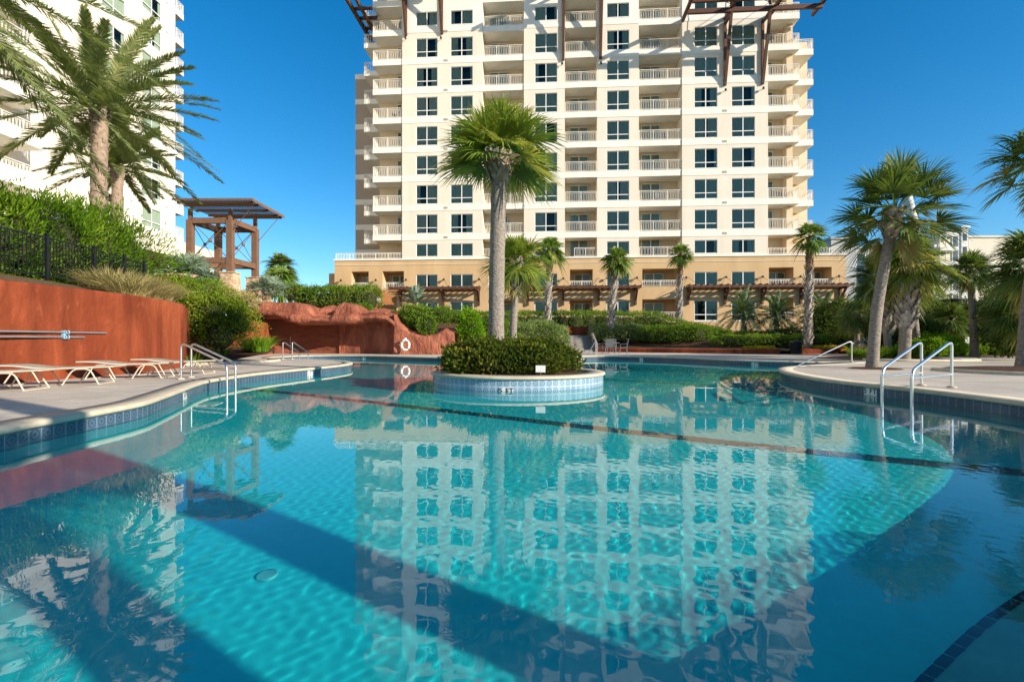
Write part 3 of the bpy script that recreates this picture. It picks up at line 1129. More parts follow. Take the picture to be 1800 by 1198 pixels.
# ------------------------------------------------------------------ low red planter wall, stairs
path_wall('planter_wall', [(6.45, 38.9), (8.6, 37.8), (11, 36.4), (14, 34.6), (17.1, 32.7)], .1, .52, .35, MT['redstucco'], 'low red planter wall running from the stairs past the patio table', amp=.01)
path_wall('planter_wall', [(18.4, 32.9), (20.5, 33.2), (22.6, 33.9)], .1, .55, .35, MT['redstucco'], 'short low red planter wall behind the litter bin', amp=.01)
path_wall('planter_wall', [(-3.75, 32.0), (-2.2, 33.6), (0.6, 35.1), (4.0, 37.6)], .1, .62, .35, MT['redstucco'], 'low red planter wall between the ring buoy rock and the stairs', amp=.01)
st = empty('garden_stairs', (5.28, 38.6, .21), 'concrete garden stairs climbing between red walls beyond the pool', 'stairs')
for k in range(8):
    m = MB()
    m.box(-.98, .98, k * .36, 3.4, k * .16, (k + 1) * .16 - .002)
    m.build('step', MT['concrete'], st)
for s in (-1, 1):
    m = MB()
    a, b = sorted((s * .985, s * 1.17))
    m.add([(a, -.1, 0), (b, -.1, 0), (b, 3.4, 0), (a, 3.4, 0), (a, -.1, .35 + .3 * (s > 0)), (b, -.1, .35 + .3 * (s > 0)), (b, 3.4, 1.75 + .3 * (s > 0)), (a, 3.4, 1.75 + .3 * (s > 0))],
          [(3, 2, 1, 0), (4, 5, 6, 7), (0, 1, 5, 4), (1, 2, 6, 5), (2, 3, 7, 6), (3, 0, 4, 7)])
    m.build('side_wall', MT['concrete'], st)
    m = MB()
    m.tube(fillet([(s * .9, -.05, .1), (s * .9, -.05, 1.0), (s * .9, 2.9, 2.2), (s * .9, 2.9, 1.3)], .12), .02, 8)
    m.tube([(s * .9, 1.4, .7), (s * .9, 1.4, 1.6)], .016, 8)
    m.build('handrail', MT['blackmetal'], st)
m = MB()
m.box(-1.15, 1.15, 3.42, 3.7, .2, 2.0)
m.build('end_wall', MT['redstucco'], st)

# ------------------------------------------------------------------ rock grotto
PX, PZ = (lambda px, d=32.: (px - 900) / 900 * d), (lambda py, d=32.: C_Z + (Y_H - py) / 900 * d)
TOP = [(415, 537), (424, 533), (440, 530), (470, 529), (486, 531), (508, 530), (528, 533), (538, 537), (546, 551), (580, 552), (586, 536), (596, 531), (608, 531), (622, 535), (630, 543), (645, 544), (668, 541), (680, 548), (697, 551)]
LIP = [(415, 560), (440, 558), (470, 560), (490, 562), (506, 567), (522, 570), (560, 571), (603, 571), (622, 570), (640, 567), (662, 566), (680, 568), (690, 574), (697, 582)]
tx_, tz_ = np.array([PX(a) for a, b in TOP]), np.array([PZ(b) for a, b in TOP])
lx_, lz_ = np.array([PX(a) for a, b in LIP]), np.array([PZ(b) for a, b in LIP])


def rocknoise(x, y, z, f=1.0):
    return (np.sin(1.9 * f * x + 1.3 * np.sin(1.1 * f * z + y)) + .6 * np.sin(3.7 * f * z + 2.1 * f * x) + .5 * np.sin(5.3 * f * x - 2 * f * z + y) + .3 * np.sin(9.1 * f * x + 7 * f * z)) / 2.4


def rock_sweep(name, xs_, prof, mat, parent, amp):
    """prof(x) gives a list of (y, z) round the section; same count for every x"""
    rows = [np.array([(x, y, z) for y, z in prof(x)]) for x in xs_]
    A = np.stack(rows)
    d = rocknoise(A[..., 0], A[..., 1], A[..., 2])
    d2 = rocknoise(A[..., 0] * 1.3 + 4, A[..., 1], A[..., 2] * 1.2, .8)
    A[..., 1] += amp * d
    A[..., 2] += amp * .35 * d2
    n_, m_ = A.shape[:2]
    F = [(i * m_ + j, (i + 1) * m_ + j, (i + 1) * m_ + j + 1, i * m_ + j + 1) for i in range(n_ - 1) for j in range(m_ - 1)]
    F = [list(f) for f in F] + [list(range(m_)), list(range((n_ - 1) * m_, n_ * m_))[::-1]]
    return np_mesh(name, A.reshape(-1, 3), F, mat, parent, None, None, True)


gt = empty('rock_grotto', (-10, 33, .21), 'red artificial rock grotto with an overhanging ledge and a shaded cave behind the pool', 'grotto')


def p_canopy(x):
    t_, l = np.interp(x, tx_, tz_), np.interp(x, lx_, lz_)
    mid = l + .42 * (t_ - l)
    return [(35.6, l + .12), (34.0, l + .05), (32.6, l), (32.15, l + .06), (31.95, l + .2), (31.9, mid - .08), (32.02, mid + .04), (32.35, mid + .10), (32.42, mid + .2), (32.40, t_ - .3), (32.5, t_ - .12), (32.8, t_), (33.6, t_ + .02), (36.2, t_ - .2)]


rock_sweep('overhang', np.linspace(PX(415), PX(694), 110), p_canopy, MT['redrock'], gt, .13)


def p_pier(x):
    t_ = np.interp(x, [PX(692), PX(702), PX(722), PX(745), PX(765), PX(783), PX(796)], [PZ(551), PZ(566), PZ(581), PZ(588), PZ(586), PZ(576), PZ(583)])
    bulge = .25 * math.sin((x - PX(694)) / (PX(796) - PX(694)) * math.pi)
    zs_ = np.linspace(.1, t_ - .18, 12)
    return [(35.6, .1)] + [(31.85 - bulge * math.sin(z / 1.4) + .15 * (z / 2), z) for z in zs_] + [(32.1, t_ - .04), (32.5, t_), (35.6, t_ - .02)]


rock_sweep('rock_face', np.linspace(PX(692), PX(797), 60), p_pier, MT['redrock'], gt, .09)


def p_back(x):
    y0 = np.interp(x, [PX(415), PX(450), PX(500), PX(540), PX(600), PX(650), PX(692)], [33.0, 33.8, 34.5, 34.4, 33.85, 33.2, 32.7])
    return [(y0, z) for z in np.linspace(.05, 2.9, 26)]


rock_sweep('striped_back_wall', np.linspace(PX(415), PX(578), 50), p_back, MT['strata'], gt, .05)
rock_sweep('cave_back_wall', np.linspace(PX(578), PX(694), 40), lambda x: [(y - .06, z) for y, z in p_back(x)], MT['redrock'], gt, .07)
m = MB()
m.box(PX(556), PX(604), 31.76, 33.2, PZ(567.5), PZ(554))
m.build('spill_ledge', MT['greywall'], gt)
rk = rock_sweep('boulder', np.linspace(PX(541), PX(584), 26), lambda x: [(34.6, 2.4), (34.1, 2.5), (33.9, 2.9), (33.95, PZ(541)), (34.2, PZ(536) + .12 * math.sin(3 * x)), (34.9, PZ(536)), (35.6, 2.6)], MT['redrock'], None, .12)
tag(rk, 'small dark red boulder standing in the notch on top of the grotto', 'boulder')
m = MB()
m.tube([(-14.3, 33.0, .2), (-14.3, 33.0, 1.25)], .035, 8)
m.tube([(-14.3, 33.0, 1.25), (-14.3, 33.0, 1.32)], .055, 8)
tag(m.build('standpipe', MT['lampdark']), 'thin dark standpipe against the striped back wall of the cave', 'pipe')
by = empty('ring_buoy', (PX(713, 31.5), 31.50, PZ(606.5, 31.5)), 'white ring buoy hung on the red rock face beside the cave', 'ring buoy')
m = MB()
m.tube([(.235 * math.cos(a), -.07, .30 * math.sin(a)) for a in np.linspace(0, 2 * math.pi, 33)], .072, 12, cap=False)
m.build('ring', MT['whiteplastic'], by)
for a in (.78, 2.36, 3.93, 5.5):
    m = MB()
    m.tube([(.235 * math.cos(a + da), -.07, .30 * math.sin(a + da)) for da in (-.1, 0, .1)], .079, 12, cap=False)
    m.build('band', MT['alu'], by)
m = MB()
m.box(-.04, .04, -.04, .12, .30, .44)
m.tube([(.0, -.07, .36), (-.12, -.08, .30), (-.27, -.09, .0)], .012, 6)
m.build('hanger', MT['whiteplastic'], by)

# ------------------------------------------------------------------ fence on the terrace
FP = [(-13.3, 5.0), (-13.1, 8.4), (-12.95, 11.2), (-12.9, 14.2), (-13.1, 16.05), (-13.4, 17.7), (-13.65, 19.0)]
fc = empty('metal_fence', (-13.0, 12.0, 2.75), 'black metal picket fence in front of the oleander hedge above the red wall', 'fence')
pk, rl = MB(), MB()
for i in range(len(FP) - 1):
    a, b = Vector((*FP[i], 2.75)), Vector((*FP[i + 1], 2.75))
    L = (b - a).length
    q = int(L / .115)
    for k in range(1, q):
        p = a.lerp(b, k / q)
        pk.box(p.x - .009, p.x + .009, p.y - .009, p.y + .009, 2.83, 3.92)
    for z in (.10, 1.17):
        rl.bar(a + Vector((0, 0, z)), b + Vector((0, 0, z)), .03, .035)
for p in FP:
    m = MB()
    m.box(p[0] - .035, p[0] + .035, p[1] - .035, p[1] + .035, 2.6, 3.98)
    m.box(p[0] - .045, p[0] + .045, p[1] - .045, p[1] + .045, 3.98, 4.02)
    m.build('post', MT['blackmetal'], fc, True)
pk.build('picket_panel', MT['blackmetal'], fc, True)
rl.build('rail', MT['blackmetal'], fc, True)
wf = empty('timber_railing', (-16.6, 24.6, 3.2), 'short orange timber railing beside the dry grass on the terrace', 'railing')
m = MB()
for k in range(9):
    m.box(-.62 + k * .145, -.54 + k * .145, -.02, .02, .3, 1.0)
m.build('baluster_panel', MT['orangewood'], wf)
m = MB()
m.box(-.9, .9, -.06, .06, 1.0, 1.08)
m.box(-.7, .7, -.03, .03, .22, .3)
m.build('rail', MT['stone'], wf)

# ------------------------------------------------------------------ brown steel pavilion
PA = (-20.1, 32.0)
PV = {'a': (-20.1, 32.0), 'b': (-17.6, 32.0), 'c': (-17.35, 34.6), 'd': (-19.85, 34.6)}
pv = empty('steel_pavilion', (-18.7, 33.3, 4.0), 'brown steel shade pavilion with a flat metal roof and stone column bases', 'pavilion')
for k, (x, y) in PV.items():
    m = MB()
    m.box(x - .18, x + .18, y - .18, y + .18, 5.28, 8.6)
    m.box(x - .10, x + .10, y - .10, y + .10, 8.6, 9.3)
    m.build('column', MT['steelbrown'], pv, True)
    m = MB()
    m.add([(x - .5, y - .5, 3.2), (x + .5, y - .5, 3.2), (x + .5, y + .5, 3.2), (x - .5, y + .5, 3.2), (x - .40, y - .40, 5.26), (x + .40, y - .40, 5.26), (x + .40, y + .40, 5.26), (x - .40, y + .40, 5.26)],
          [(0, 1, 5, 4), (1, 2, 6, 5), (2, 3, 7, 6), (3, 0, 4, 7), (4, 5, 6, 7)])
    m.box(x - .46, x + .46, y - .46, y + .46, 5.26, 5.33)
    m.build('stone_base', MT['stone'], pv, True)
for z in (8.55, 6.08):
    for p, q in (('a', 'b'), ('b', 'c'), ('c', 'd'), ('d', 'a')):
        a, b = Vector((*PV[p], z)), Vector((*PV[q], z))
        u = (b - a).normalized() * .182
        m = MB()
        m.bar(a + u, b - u, .26, .34)
        m.bar(a + u, a + u * 2.6, .29, .37)
        m.bar(b - u * 2.6, b - u, .29, .37)
        m.build('beam', MT['steelbrown'], pv, True)
for p, q in (('a', 'b'), ('b', 'c'), ('c', 'd'), ('d', 'a')):
    a, b = Vector((*PV[p], 0)), Vector((*PV[q], 0))
    u = (b - a).normalized() * .18
    m = MB()
    z0, z1 = Vector((0, 0, 6.25)), Vector((0, 0, 8.4))
    m.tube([a + u + z0, b - u + z1], .022, 6)
    m.tube([a + u + z1, b - u + z0], .022, 6)
    cmid = (a + b) / 2 + Vector((0, 0, 7.32))
    m.tube([cmid - Vector((.05, .05, 0)), cmid + Vector((.05, .05, 0))], .11, 10)
    m.build('cross_brace', MT['steelbrown'], pv, True)
m = MB()
n = 58
x0, x1, y0, y1 = -20.6, -15.75, 31.0, 35.4
for k in range(n):
    xa, xb = x0 + (x1 - x0) * k / n, x0 + (x1 - x0) * (k + 1) / n
    za = 9.66 if k % 2 else 9.62
    m.box(xa, xb, y0, y1, za - .02, za)
m.build('roof', MT['roofmetal'], pv, True)
m = MB()
for y in (31.35, 32.0, 33.3, 34.6, 35.2):
    m.bar((x0 + .1, y, 9.52), (x1 - .08, y, 9.52), .10, .15)
m.box(x0, x1, y0 - .03, y0 - .001, 9.57, 9.69)
m.box(x1 + .001, x1 + .03, y0, y1, 9.52, 9.7)
m.build('roof_beam', MT['steelbrown'], pv, True)
for a, b in (((-17.55, 31.95, 7.8), (-16.0, 31.6, 9.4)), ((-17.3, 34.6, 7.6), (-15.95, 34.9, 9.4)), ((-17.6, 31.95, 9.2), (-15.95, 34.6, 9.42))):
    m = MB()
    m.tube([a, b], .022, 6)
    m.build('tie_rod', MT['steelbrown'], pv, True)
m = MB()
for k in range(4):
    m.box(-24 + k * 1.9, -22.2 + k * 1.9, 34.9, 35.2, 3.4, 4.3)
m.box(-24.2, -16.3, 34.7, 35.4, 4.3, 4.45)
tag(m.build('stone_wall', MT['stone']), 'low stacked stone wall behind the pavilion', 'wall')
m = MB()
for k in range(14):
    x = PX(656.5, 36.5) + k * .115
    m.box(x, x + .108, 36.5 + k * .012, 36.53 + k * .012, 2.6, PZ(508.5, 36.5) - k * .034)
m.box(PX(656, 36.5), PX(697, 36.5), 36.6, 36.68, PZ(512, 36.5), PZ(512, 36.5) + .09)
tag(m.build('board_screen', MT['orangewood']), 'orange timber board screen on top of the rockwork', 'screen')
gl = empty('globe_lamp', (PX(665, 36.2), 36.2, 3.0), 'white globe lamp in front of the timber screen', 'lamp')
m = MB()
m.tube([(0, 0, -.2), (0, 0, .72)], .035, 8)
m.build('post', MT['lampdark'], gl)
m = MB()
m.lathe((0, 0, .92), [(.001, -.2), (.1, -.18), (.19, -.08), (.2, 0), (.17, .1), (.1, .17), (.001, .2)], 20)
m.build('globe', MT['whiteplastic'], gl)


# ------------------------------------------------------------------ tower kit
def facade(mb, s0, s1, z0, z1, ops, mi=0, y=0.0, back=True):
    """wall panel in the local x-z plane with real openings (a, b, zb, zt, depth)"""
    xs_ = sorted({s0, s1} | {v for o in ops for v in o[:2] if s0 < v < s1})
    zs_ = sorted({z0, z1} | {v for o in ops for v in o[2:4] if z0 < v < z1})
    for i in range(len(xs_) - 1):
        for j in range(len(zs_) - 1):
            cx_, cz_ = (xs_[i] + xs_[i + 1]) / 2, (zs_[j] + zs_[j + 1]) / 2
            if any(o[0] < cx_ < o[1] and o[2] < cz_ < o[3] for o in ops):
                continue
            mb.quad((xs_[i], y, zs_[j]), (xs_[i + 1], y, zs_[j]), (xs_[i + 1], y, zs_[j + 1]), (xs_[i], y, zs_[j + 1]), mi)
    for a, b, c, d, e in ops:
        mb.quad((a, y, c), (a, y + e, c), (a, y + e, d), (a, y, d), mi)
        mb.quad((b, y + e, c), (b, y, c), (b, y, d), (b, y + e, d), mi)
        mb.quad((a, y, d), (a, y + e, d), (b, y + e, d), (b, y, d), mi)
        mb.quad((a, y + e, c), (a, y, c), (b, y, c), (b, y + e, c), mi)


WIN_CACHE = {}
rwin = random.Random(3)


def win_meshes(wd, ht, full, var):
    key = (round(wd, 2), round(ht, 2), full, var)
    if key in WIN_CACHE:
        return WIN_CACHE[key]
    f = MB()
    t_ = .055
    for a, b in ((0, t_), (wd - t_, wd), (wd / 2 - .045, wd / 2 + .045)):
        f.box(a, b, -.03, .04, 0, ht)
    spans = ((t_, wd / 2 - .045), (wd / 2 + .045, wd - t_))
    zr = [(0, t_), (ht - t_, ht)] + ([(ht * .30 - .04, ht * .30 + .04)] if full else [])
    for c, d in zr:
        for a, b in spans:
            f.box(a, b, -.03, .04, c, d)
    f.box(-.05, wd + .05, -.10, -.031, -.07, -.002)
    p = MB()
    p.quad((t_, .005, t_), (wd - t_, .005, t_), (wd - t_, .005, ht - t_), (t_, .005, ht - t_))
    c = MB()
    rr = random.Random(var * 17 + 5)
    wl, wr = [(.5, .5), (.33, .3), (.5, .12), (.18, .48), (.12, .1), (.44, .40)][var % 6]
    for x0_, x1_ in ((.03, wl * wd), (wd - wr * wd, wd - .03)):
        k = max(6, int((x1_ - x0_) / .035))
        pts = [(x0_ + (x1_ - x0_) * i / k, .075 + .025 * math.sin(i * 1.25 + rr.random()) + .015 * rr.random()) for i in range(k + 1)]
        c.add([(x, y, .02) for x, y in pts] + [(x, y, ht - .02) for x, y in pts], [(i, i + 1, k + 2 + i, k + 1 + i) for i in range(k)], 0, True)
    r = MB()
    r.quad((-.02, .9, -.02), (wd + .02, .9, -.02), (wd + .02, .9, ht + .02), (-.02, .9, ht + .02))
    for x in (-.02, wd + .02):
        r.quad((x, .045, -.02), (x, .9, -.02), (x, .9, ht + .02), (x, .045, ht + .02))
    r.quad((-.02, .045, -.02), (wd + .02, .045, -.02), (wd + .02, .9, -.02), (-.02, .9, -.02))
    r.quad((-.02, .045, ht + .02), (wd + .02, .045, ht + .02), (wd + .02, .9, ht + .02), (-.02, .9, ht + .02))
    WIN_CACHE[key] = (f, p, c, r, {})
    return WIN_CACHE[key]


def inst(key, name, mb, mat, parent, loc, cache):
    """one object per instance, shared mesh data"""
    if key not in cache:
        cache[key] = mb.build(name, mat, parent)
        o = cache[key]
    else:
        o = cache[key].copy()
        COL.objects.link(o)
        o.parent = parent
    o.location = loc
    return o


def add_window(root, s0, wd, zb, ht, y=.14, full=True, var=None, name='window'):
    var = rwin.choice([0, 0, 0, 0, 6, 6, 6, 1, 3, 5, 8, 2]) if var is None else var
    f, p, c, r, cache = win_meshes(wd, ht, full, var)
    o = inst('f' + name, name, f, MT['frame'], root, (s0, y, zb), cache)
    inst('p', 'pane', p, MT['glass'], o, (0, 0, 0), cache)
    inst('c', 'curtain', c, MT['curtain2' if var in (5, 8, 10) else 'curtain'], o, (0, 0, 0), cache)
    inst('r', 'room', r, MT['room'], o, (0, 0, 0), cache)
    return o


def railing_mb(segs, h=1.02, pitch=.125):
    m = MB()
    for (ax, ay), (bx, by) in segs:
        a, b = Vector((ax, ay, 0)), Vector((bx, by, 0))
        L = (b - a).length
        u = (b - a).normalized()
        m.bar(a + Vector((0, 0, h)), b + Vector((0, 0, h)), .055, .05)
        m.bar(a + Vector((0, 0, h - .13)), b + Vector((0, 0, h - .13)), .025, .025)
        m.bar(a + Vector((0, 0, .09)), b + Vector((0, 0, .09)), .03, .035)
        k = max(1, round(L / 1.45))
        for i in range(k + 1):
            p = a.lerp(b, i / k)
            m.bar(p, p + Vector((0, 0, h)), .055, .055, up=u)
        q = max(2, round(L / pitch))
        for i in range(1, q):
            p = a.lerp(b, i / q)
            bend = u * (.028 if i % 2 else -.028)
            z = [Vector((0, 0, t_)) for t_ in (.1, .36, .62, h - .13)]
            for t0, t1, c0_, c1_ in ((0, 1, 0, 1), (1, 2, 1, 1), (2, 3, 1, 0)):
                m.bar(p + z[t0] + bend * c0_, p + z[t1] + bend * c1_, .028, .02, up=u)
    return m


RAIL_CACHE, SLAB_CACHE = {}, {}


def add_balcony(root, s0, s1, y0, y1, zf, sides=(1, 0, 0), th=.62, name='balcony'):
    """sides: front, start end, far end carry railings"""
    key = (round(s0, 2), round(s1, 2), y0, y1, sides, th, root.name)
    m = MB()
    m.box(0, s1 - s0, y0, y1, -th, 0)
    o = inst(key, name, m, MT['white'], root, (s0, 0, zf), SLAB_CACHE)
    segs = []
    if sides[0]:
        segs.append(((.04, y0 + .06), (s1 - s0 - .04, y0 + .06)))
    if sides[1]:
        segs.append(((.06, y0 + .06), (.06, y1 - .05)))
    if sides[2]:
        segs.append(((s1 - s0 - .06, y0 + .06), (s1 - s0 - .06, y1 - .05)))
    inst(key, 'railing', railing_mb(segs), MT['rail'], o, (0, 0, 0), RAIL_CACHE)
    return o


def add_lamp(root, s, z, y=0):
    m = MB()
    m.tube([(0, -.02, 0), (0, -.22, .03)], .03, 6)
    m.lathe((0, -.30, .02), [(.001, .12), (.09, .10), (.12, -.08), (.10, -.1), (.001, -.09)], 12)
    o = inst('lamp', 'wall_lamp', m, MT['lampdark'], root, (s, y, z), RAIL_CACHE)
    return o


# ------------------------------------------------------------------ main tower
TW = empty('hotel_tower', (0, 53.46, 0), 'tall cream hotel tower with balconies on a tan podium behind the pool', 'tower', R(-4.08))


def SX(px):
    k = (px - 900) / 900
    return k * 53.46 / (.9975 + .0713 * k)


def ZT(py, px=1000):
    return C_Z + (Y_H - py) * (53.46 - .0713 * SX(px)) / 900


Z0, HS = 11.3, 3.1
ZP = 9.75
bays = [(707, 848, [(731.5, 769), (792, 831)]), (921, 993, [(940, 979.5)]), (1049.5, 1123, [(1066.5, 1106)]), (1199, 1350, [(1220.5, 1261), (1286, 1327)])]
ZROOF = 42.5
wall, upper = MB(), MB()
for a, b, cols in bays:
    s0, s1 = SX(a), SX(b)
    ops_lo, ops_up = [], []
    for c, d in cols:
        w0, w1 = SX(c), SX(d)
        for k in range(0, 11):
            zt = Z0 + HS * k
            if k == 0:
                zb, dest, full = 9.95, ops_lo, False
            elif k < 8:
                zb, dest, full = zt - 2.0, ops_lo, True
            else:
                zt += -.3
                zb, dest, full = zt - 1.45, ops_up, False
            dest.append((w0, w1, zb, zt, .26))
            add_window(TW, w0, w1 - w0, zb, zt - zb, .08, full)
    facade(wall, s0, s1, ZP, 33.75, ops_lo)
    facade(upper, s0, s1, 33.75, ZROOF, ops_up)
    for mb_, z0_, z1_ in ((wall, ZP, 33.75), (upper, 33.75, ZROOF)):
        for s_ in (s0, s1):
            y1_ = .9 if (s_ == s0 and a == 1199) else 0
            mb_.quad((s_, 0, z0_), (s_, 2.0, z0_), (s_, 2.0, z1_), (s_, 0, z1_)) if s_ == s0 else mb_.quad((s_, 2.0, z0_), (s_, 0, z0_), (s_, 0, z1_), (s_, 2.0, z1_))
    for k in range(1, 8):
        zf = Z0 + HS * k - 2.05
        m = MB()
        m.box(s0 - .012, s1 + .012, -.03, .02, zf - .68, zf - .04)
        m.build('floor_band', MT['white'], TW)
    m = MB()
    m.box(s0 - .012, s1 + .012, -.03, .02, 33.6, 33.95)
    m.build('floor_band', MT['white'], TW)
wall.build('wall', MT['wall'], TW)
upper.build('upper_wall', MT['white'], TW)
body = MB()
sL, sR = SX(657), SX(1404)
body.box(sL, sR, 1.95, 17, 1.0, ZROOF)
body.build('recess_wall', MT['recess'], TW)
side = MB()
side.box(SX(617) * 1.15 - .2, sL + .3, 8.5, 16.8, 1.0, 33.6)
side.build('rear_wing', MT['greywall'], TW)
side = MB()
for k in range(1, 9):
    zf = Z0 + HS * k - 2.05
    side.box(SX(617) * 1.15 - .23, sL - .05, 8.47, 8.49, zf - .68, zf - .04)
side.build('rear_band', MT['white'], TW)
fin = MB()
fin.box(SX(1386), SX(1428) + 1.6, 4.3, 14, ZP, 33.4)
fin.box(SX(1390), SX(1401), .9, 1.94, ZP, ZROOF)
fin.build('end_wall', MT['recess'], TW)
m = MB()
m.box(sL - 1, sR + 1, -.6, 17.5, ZROOF, ZROOF + .8)
m.build('roof', MT['white'], TW)
# balconies in the recesses and on both ends
doors = 0
for (a, b) in ((848, 921), (993, 1049.5), (1123, 1199)):
    s0, s1 = SX(a) + .015, SX(b) - .015
    for k in range(1, 10):
        zf = Z0 + HS * k - 2.05
        y0 = .05 if a != 993 else -.035
        add_balcony(TW, s0, s1, y0, 1.94, zf)
        add_window(TW, s0 + .55, 1.95, zf + .06, 2.15, 1.80, False, rwin.choice([1, 2, 3, 4]), 'sliding_door')
    add_window(TW, s0 + .55, 1.95, ZP + .06, 2.1, 1.80, False, 4, 'sliding_door')
for k in range(1, 10):
    zf = Z0 + HS * k - 2.05
    add_balcony(TW, SX(655), SX(707) - .015, .04, 1.94, zf, (1, 1, 0))
    add_balcony(TW, SX(632) * 1.02, SX(657) + .0, 2.2, 5.2, zf - .02, (1, 1, 0), .5)
    add_balcony(TW, SX(1350) + .015, SX(1406), .04, 1.94, zf, (1, 0, 1))
    add_balcony(TW, SX(1404) + .12, SX(1427) + .75, 1.2, 4.25, zf + .02, (1, 0, 1), .6) if k < 8 else None
    add_window(TW, SX(690), 1.0, zf + .06, 2.15, 1.80, False, 4, 'sliding_door')
    add_window(TW, SX(1352), 1.1, zf + .06, 2.15, 1.80, False, 4, 'sliding_door')
# vents and lamps on the facade
for px, zs_ in ((780, range(1, 9)), (1270, range(1, 9))):
    for k in zs_:
        m = MB()
        m.box(0, .42, -.055, -.032, 0, .2)
        inst('vent', 'vent', m, MT['vent'], TW, (SX(px), 0, Z0 + HS * k - 2.05 - .48), RAIL_CACHE)
# podium
pod = MB()
s0, s1 = SX(588), SX(1487)
ops = []
rows = [(ZT(503), ZT(480.5), ZT(556), ZT(529.5)), ]
r2b, r2t, r1b, r1t = rows[0]
for a, b, cols in bays:
    for c, d in cols:
        w0, w1 = SX(c), SX(d)
        ops.append((w0, w1, r2b, r2t, .26))
        add_window(TW, w0, w1 - w0, r2b, r2t - r2b, .08, False)
        b1 = r1b - (.5 if a == 1199 else 0)
        ops.append((w0, w1, b1, r1t, .26))
        add_window(TW, w0, w1 - w0, b1, r1t - b1, .08, a == 1199)
for a, b, low in ((618, 648, 0), (672.5, 710, 0), (1002, 1042, 1), (1129, 1193, 1), (1351.5, 1395, 1), (1424, 1462, 0), (858, 905, 1)):
    w0, w1 = SX(a), SX(b)
    ops.append((w0, w1, ZT(505), ZT(474), 1.9))
    m = railing_mb([((.03, .06), (w1 - w0 - .03, .06))], .62)
    inst(('pr', a), 'railing', m, MT['rail'], TW, (w0, 0, ZT(505) + .01), RAIL_CACHE)
    add_window(TW, w0 + .5, min(2.0, w1 - w0 - .6), ZT(505) + .05, 1.5, 1.75, False, 4, 'sliding_door')
    if low:
        ops.append((w0, w1, ZT(562), ZT(527), 1.9))
        m = railing_mb([((.03, .06), (w1 - w0 - .03, .06))], .72)
        inst(('pr2', a), 'railing', m, MT['rail'], TW, (w0, 0, ZT(562) + .01), RAIL_CACHE)
        add_window(TW, w0 + .5, min(2.0, w1 - w0 - .6), ZT(562) + .05, 1.75, 1.75, False, 4, 'sliding_door')
facade(pod, s0, s1, .3, ZP, ops)
for s_, e in ((s0, 0), (s1, 1)):
    q = [(s_, 0, .3), (s_, 14, .3), (s_, 14, ZP), (s_, 0, ZP)]
    pod.quad(*(q if e else q[::-1]))
for o in ops:
    if o[4] > 1:
        pod.quad((o[0], o[4], o[2]), (o[1], o[4], o[2]), (o[1], o[4], o[3]), (o[0], o[4], o[3]))
for a, b in ((588, 706), (1351, 1487), (848, 921), (993, 1049.5), (1123, 1199)):
    pod.quad((SX(a), 0, ZP), (SX(b), 0, ZP), (SX(b), 14 if b in (706, 1487) else 1.95, ZP), (SX(a), 14 if b in (706, 1487) else 1.95, ZP))
pod.box(SX(570) * 1.04, s0 - .02, 3, 12, .3, ZT(470))
pod.build('podium_wall', MT['podium'], TW)
m = MB()
m.box(s0 - .08, s1 + .08, -.09, -.002, ZP - .14, ZP + .03)
m.box(s0 - .08, s1 + .08, -.05, -.002, ZT(462) - .05, ZT(462) - .02)
for c, d in [c for b_ in bays for c in b_[2]]:
    m.box(SX(c) - .1, SX(d) + .1, -.07, -.002, r2b - .18, r2b - .08)
m.build('cornice', MT['white'], TW)
for a, b in ((590, 706), (1352, 1486), (1010, 1049), (1124, 1198), (850, 920)):
    m = railing_mb([((0, .12), (SX(b) - SX(a), .12))], .62 if a in (590, 1352) else .9, .16)
    inst(('pt', a), 'railing', m, MT['rail'], TW, (SX(a), 0, ZP + .04), RAIL_CACHE)
for px in (601, 662, 715, 781, 843, 923, 990, 1067, 1119, 1205, 1275, 1339, 1405, 1472):
    add_lamp(TW, SX(px), ZT(490.5))
for px, k in ((714, 7.74), (776, 7.74), (988, 7.0), (1056, 7.0), (1274, 6.55), (1340, 6.6)):
    add_lamp(TW, SX(px), Z0 + HS * (k - 1) + 1.6 if False else {714: ZT(70, 714), 776: ZT(70, 776), 988: ZT(115, 988), 1056: ZT(114, 1056), 1274: ZT(161, 1274), 1340: ZT(158, 1340)}[px])
# timber trellises along the podium
for a, b, posts in ((690, 845, (706, 780, 842)), (925, 1124, (928, 990, 1052, 1117)), (1206, 1487, (1209, 1274, 1339, 1407, 1476))):
    t_ = MB()
    zt = ZT(507)
    xa, xb = SX(a), SX(b)
    for y in (-.14, -.75, -1.35):
        t_.bar((xa, y, zt), (xb, y, zt), .14, .24)
    k = int((xb - xa) / .62)
    for i in range(k + 1):
        x = xa + (xb - xa) * i / k
        t_.bar((x, -.05, zt + .17), (x, -1.55, zt + .17), .06, .09)
    tr = t_.build('trellis', MT['brown'], TW)
    for px in posts:
        x = SX(px)
        q = MB()
        q.bar((x, -.12, zt - .12), (x, -.12, zt - 1.75), .20, .22, up=(0, 1, 0))
        q.bar((x, -.14, zt - 1.3), (x, -1.25, zt - .12), .17, .17)
        q.bar((x, -.03, zt - .2), (x, -1.5, zt - .2), .16, .2)
        q.build('bracket', MT['brown'], tr)
        q = MB()
        q.tube([(x - .02, -.02, ZT(489)), (x - .7, -1.3, zt + .1)], .014, 5)
        q.tube([(x + .02, -.02, ZT(489)), (x + .7, -1.3, zt + .1)], .014, 5)
        q.build('tie_rod', MT['lampdark'], tr)


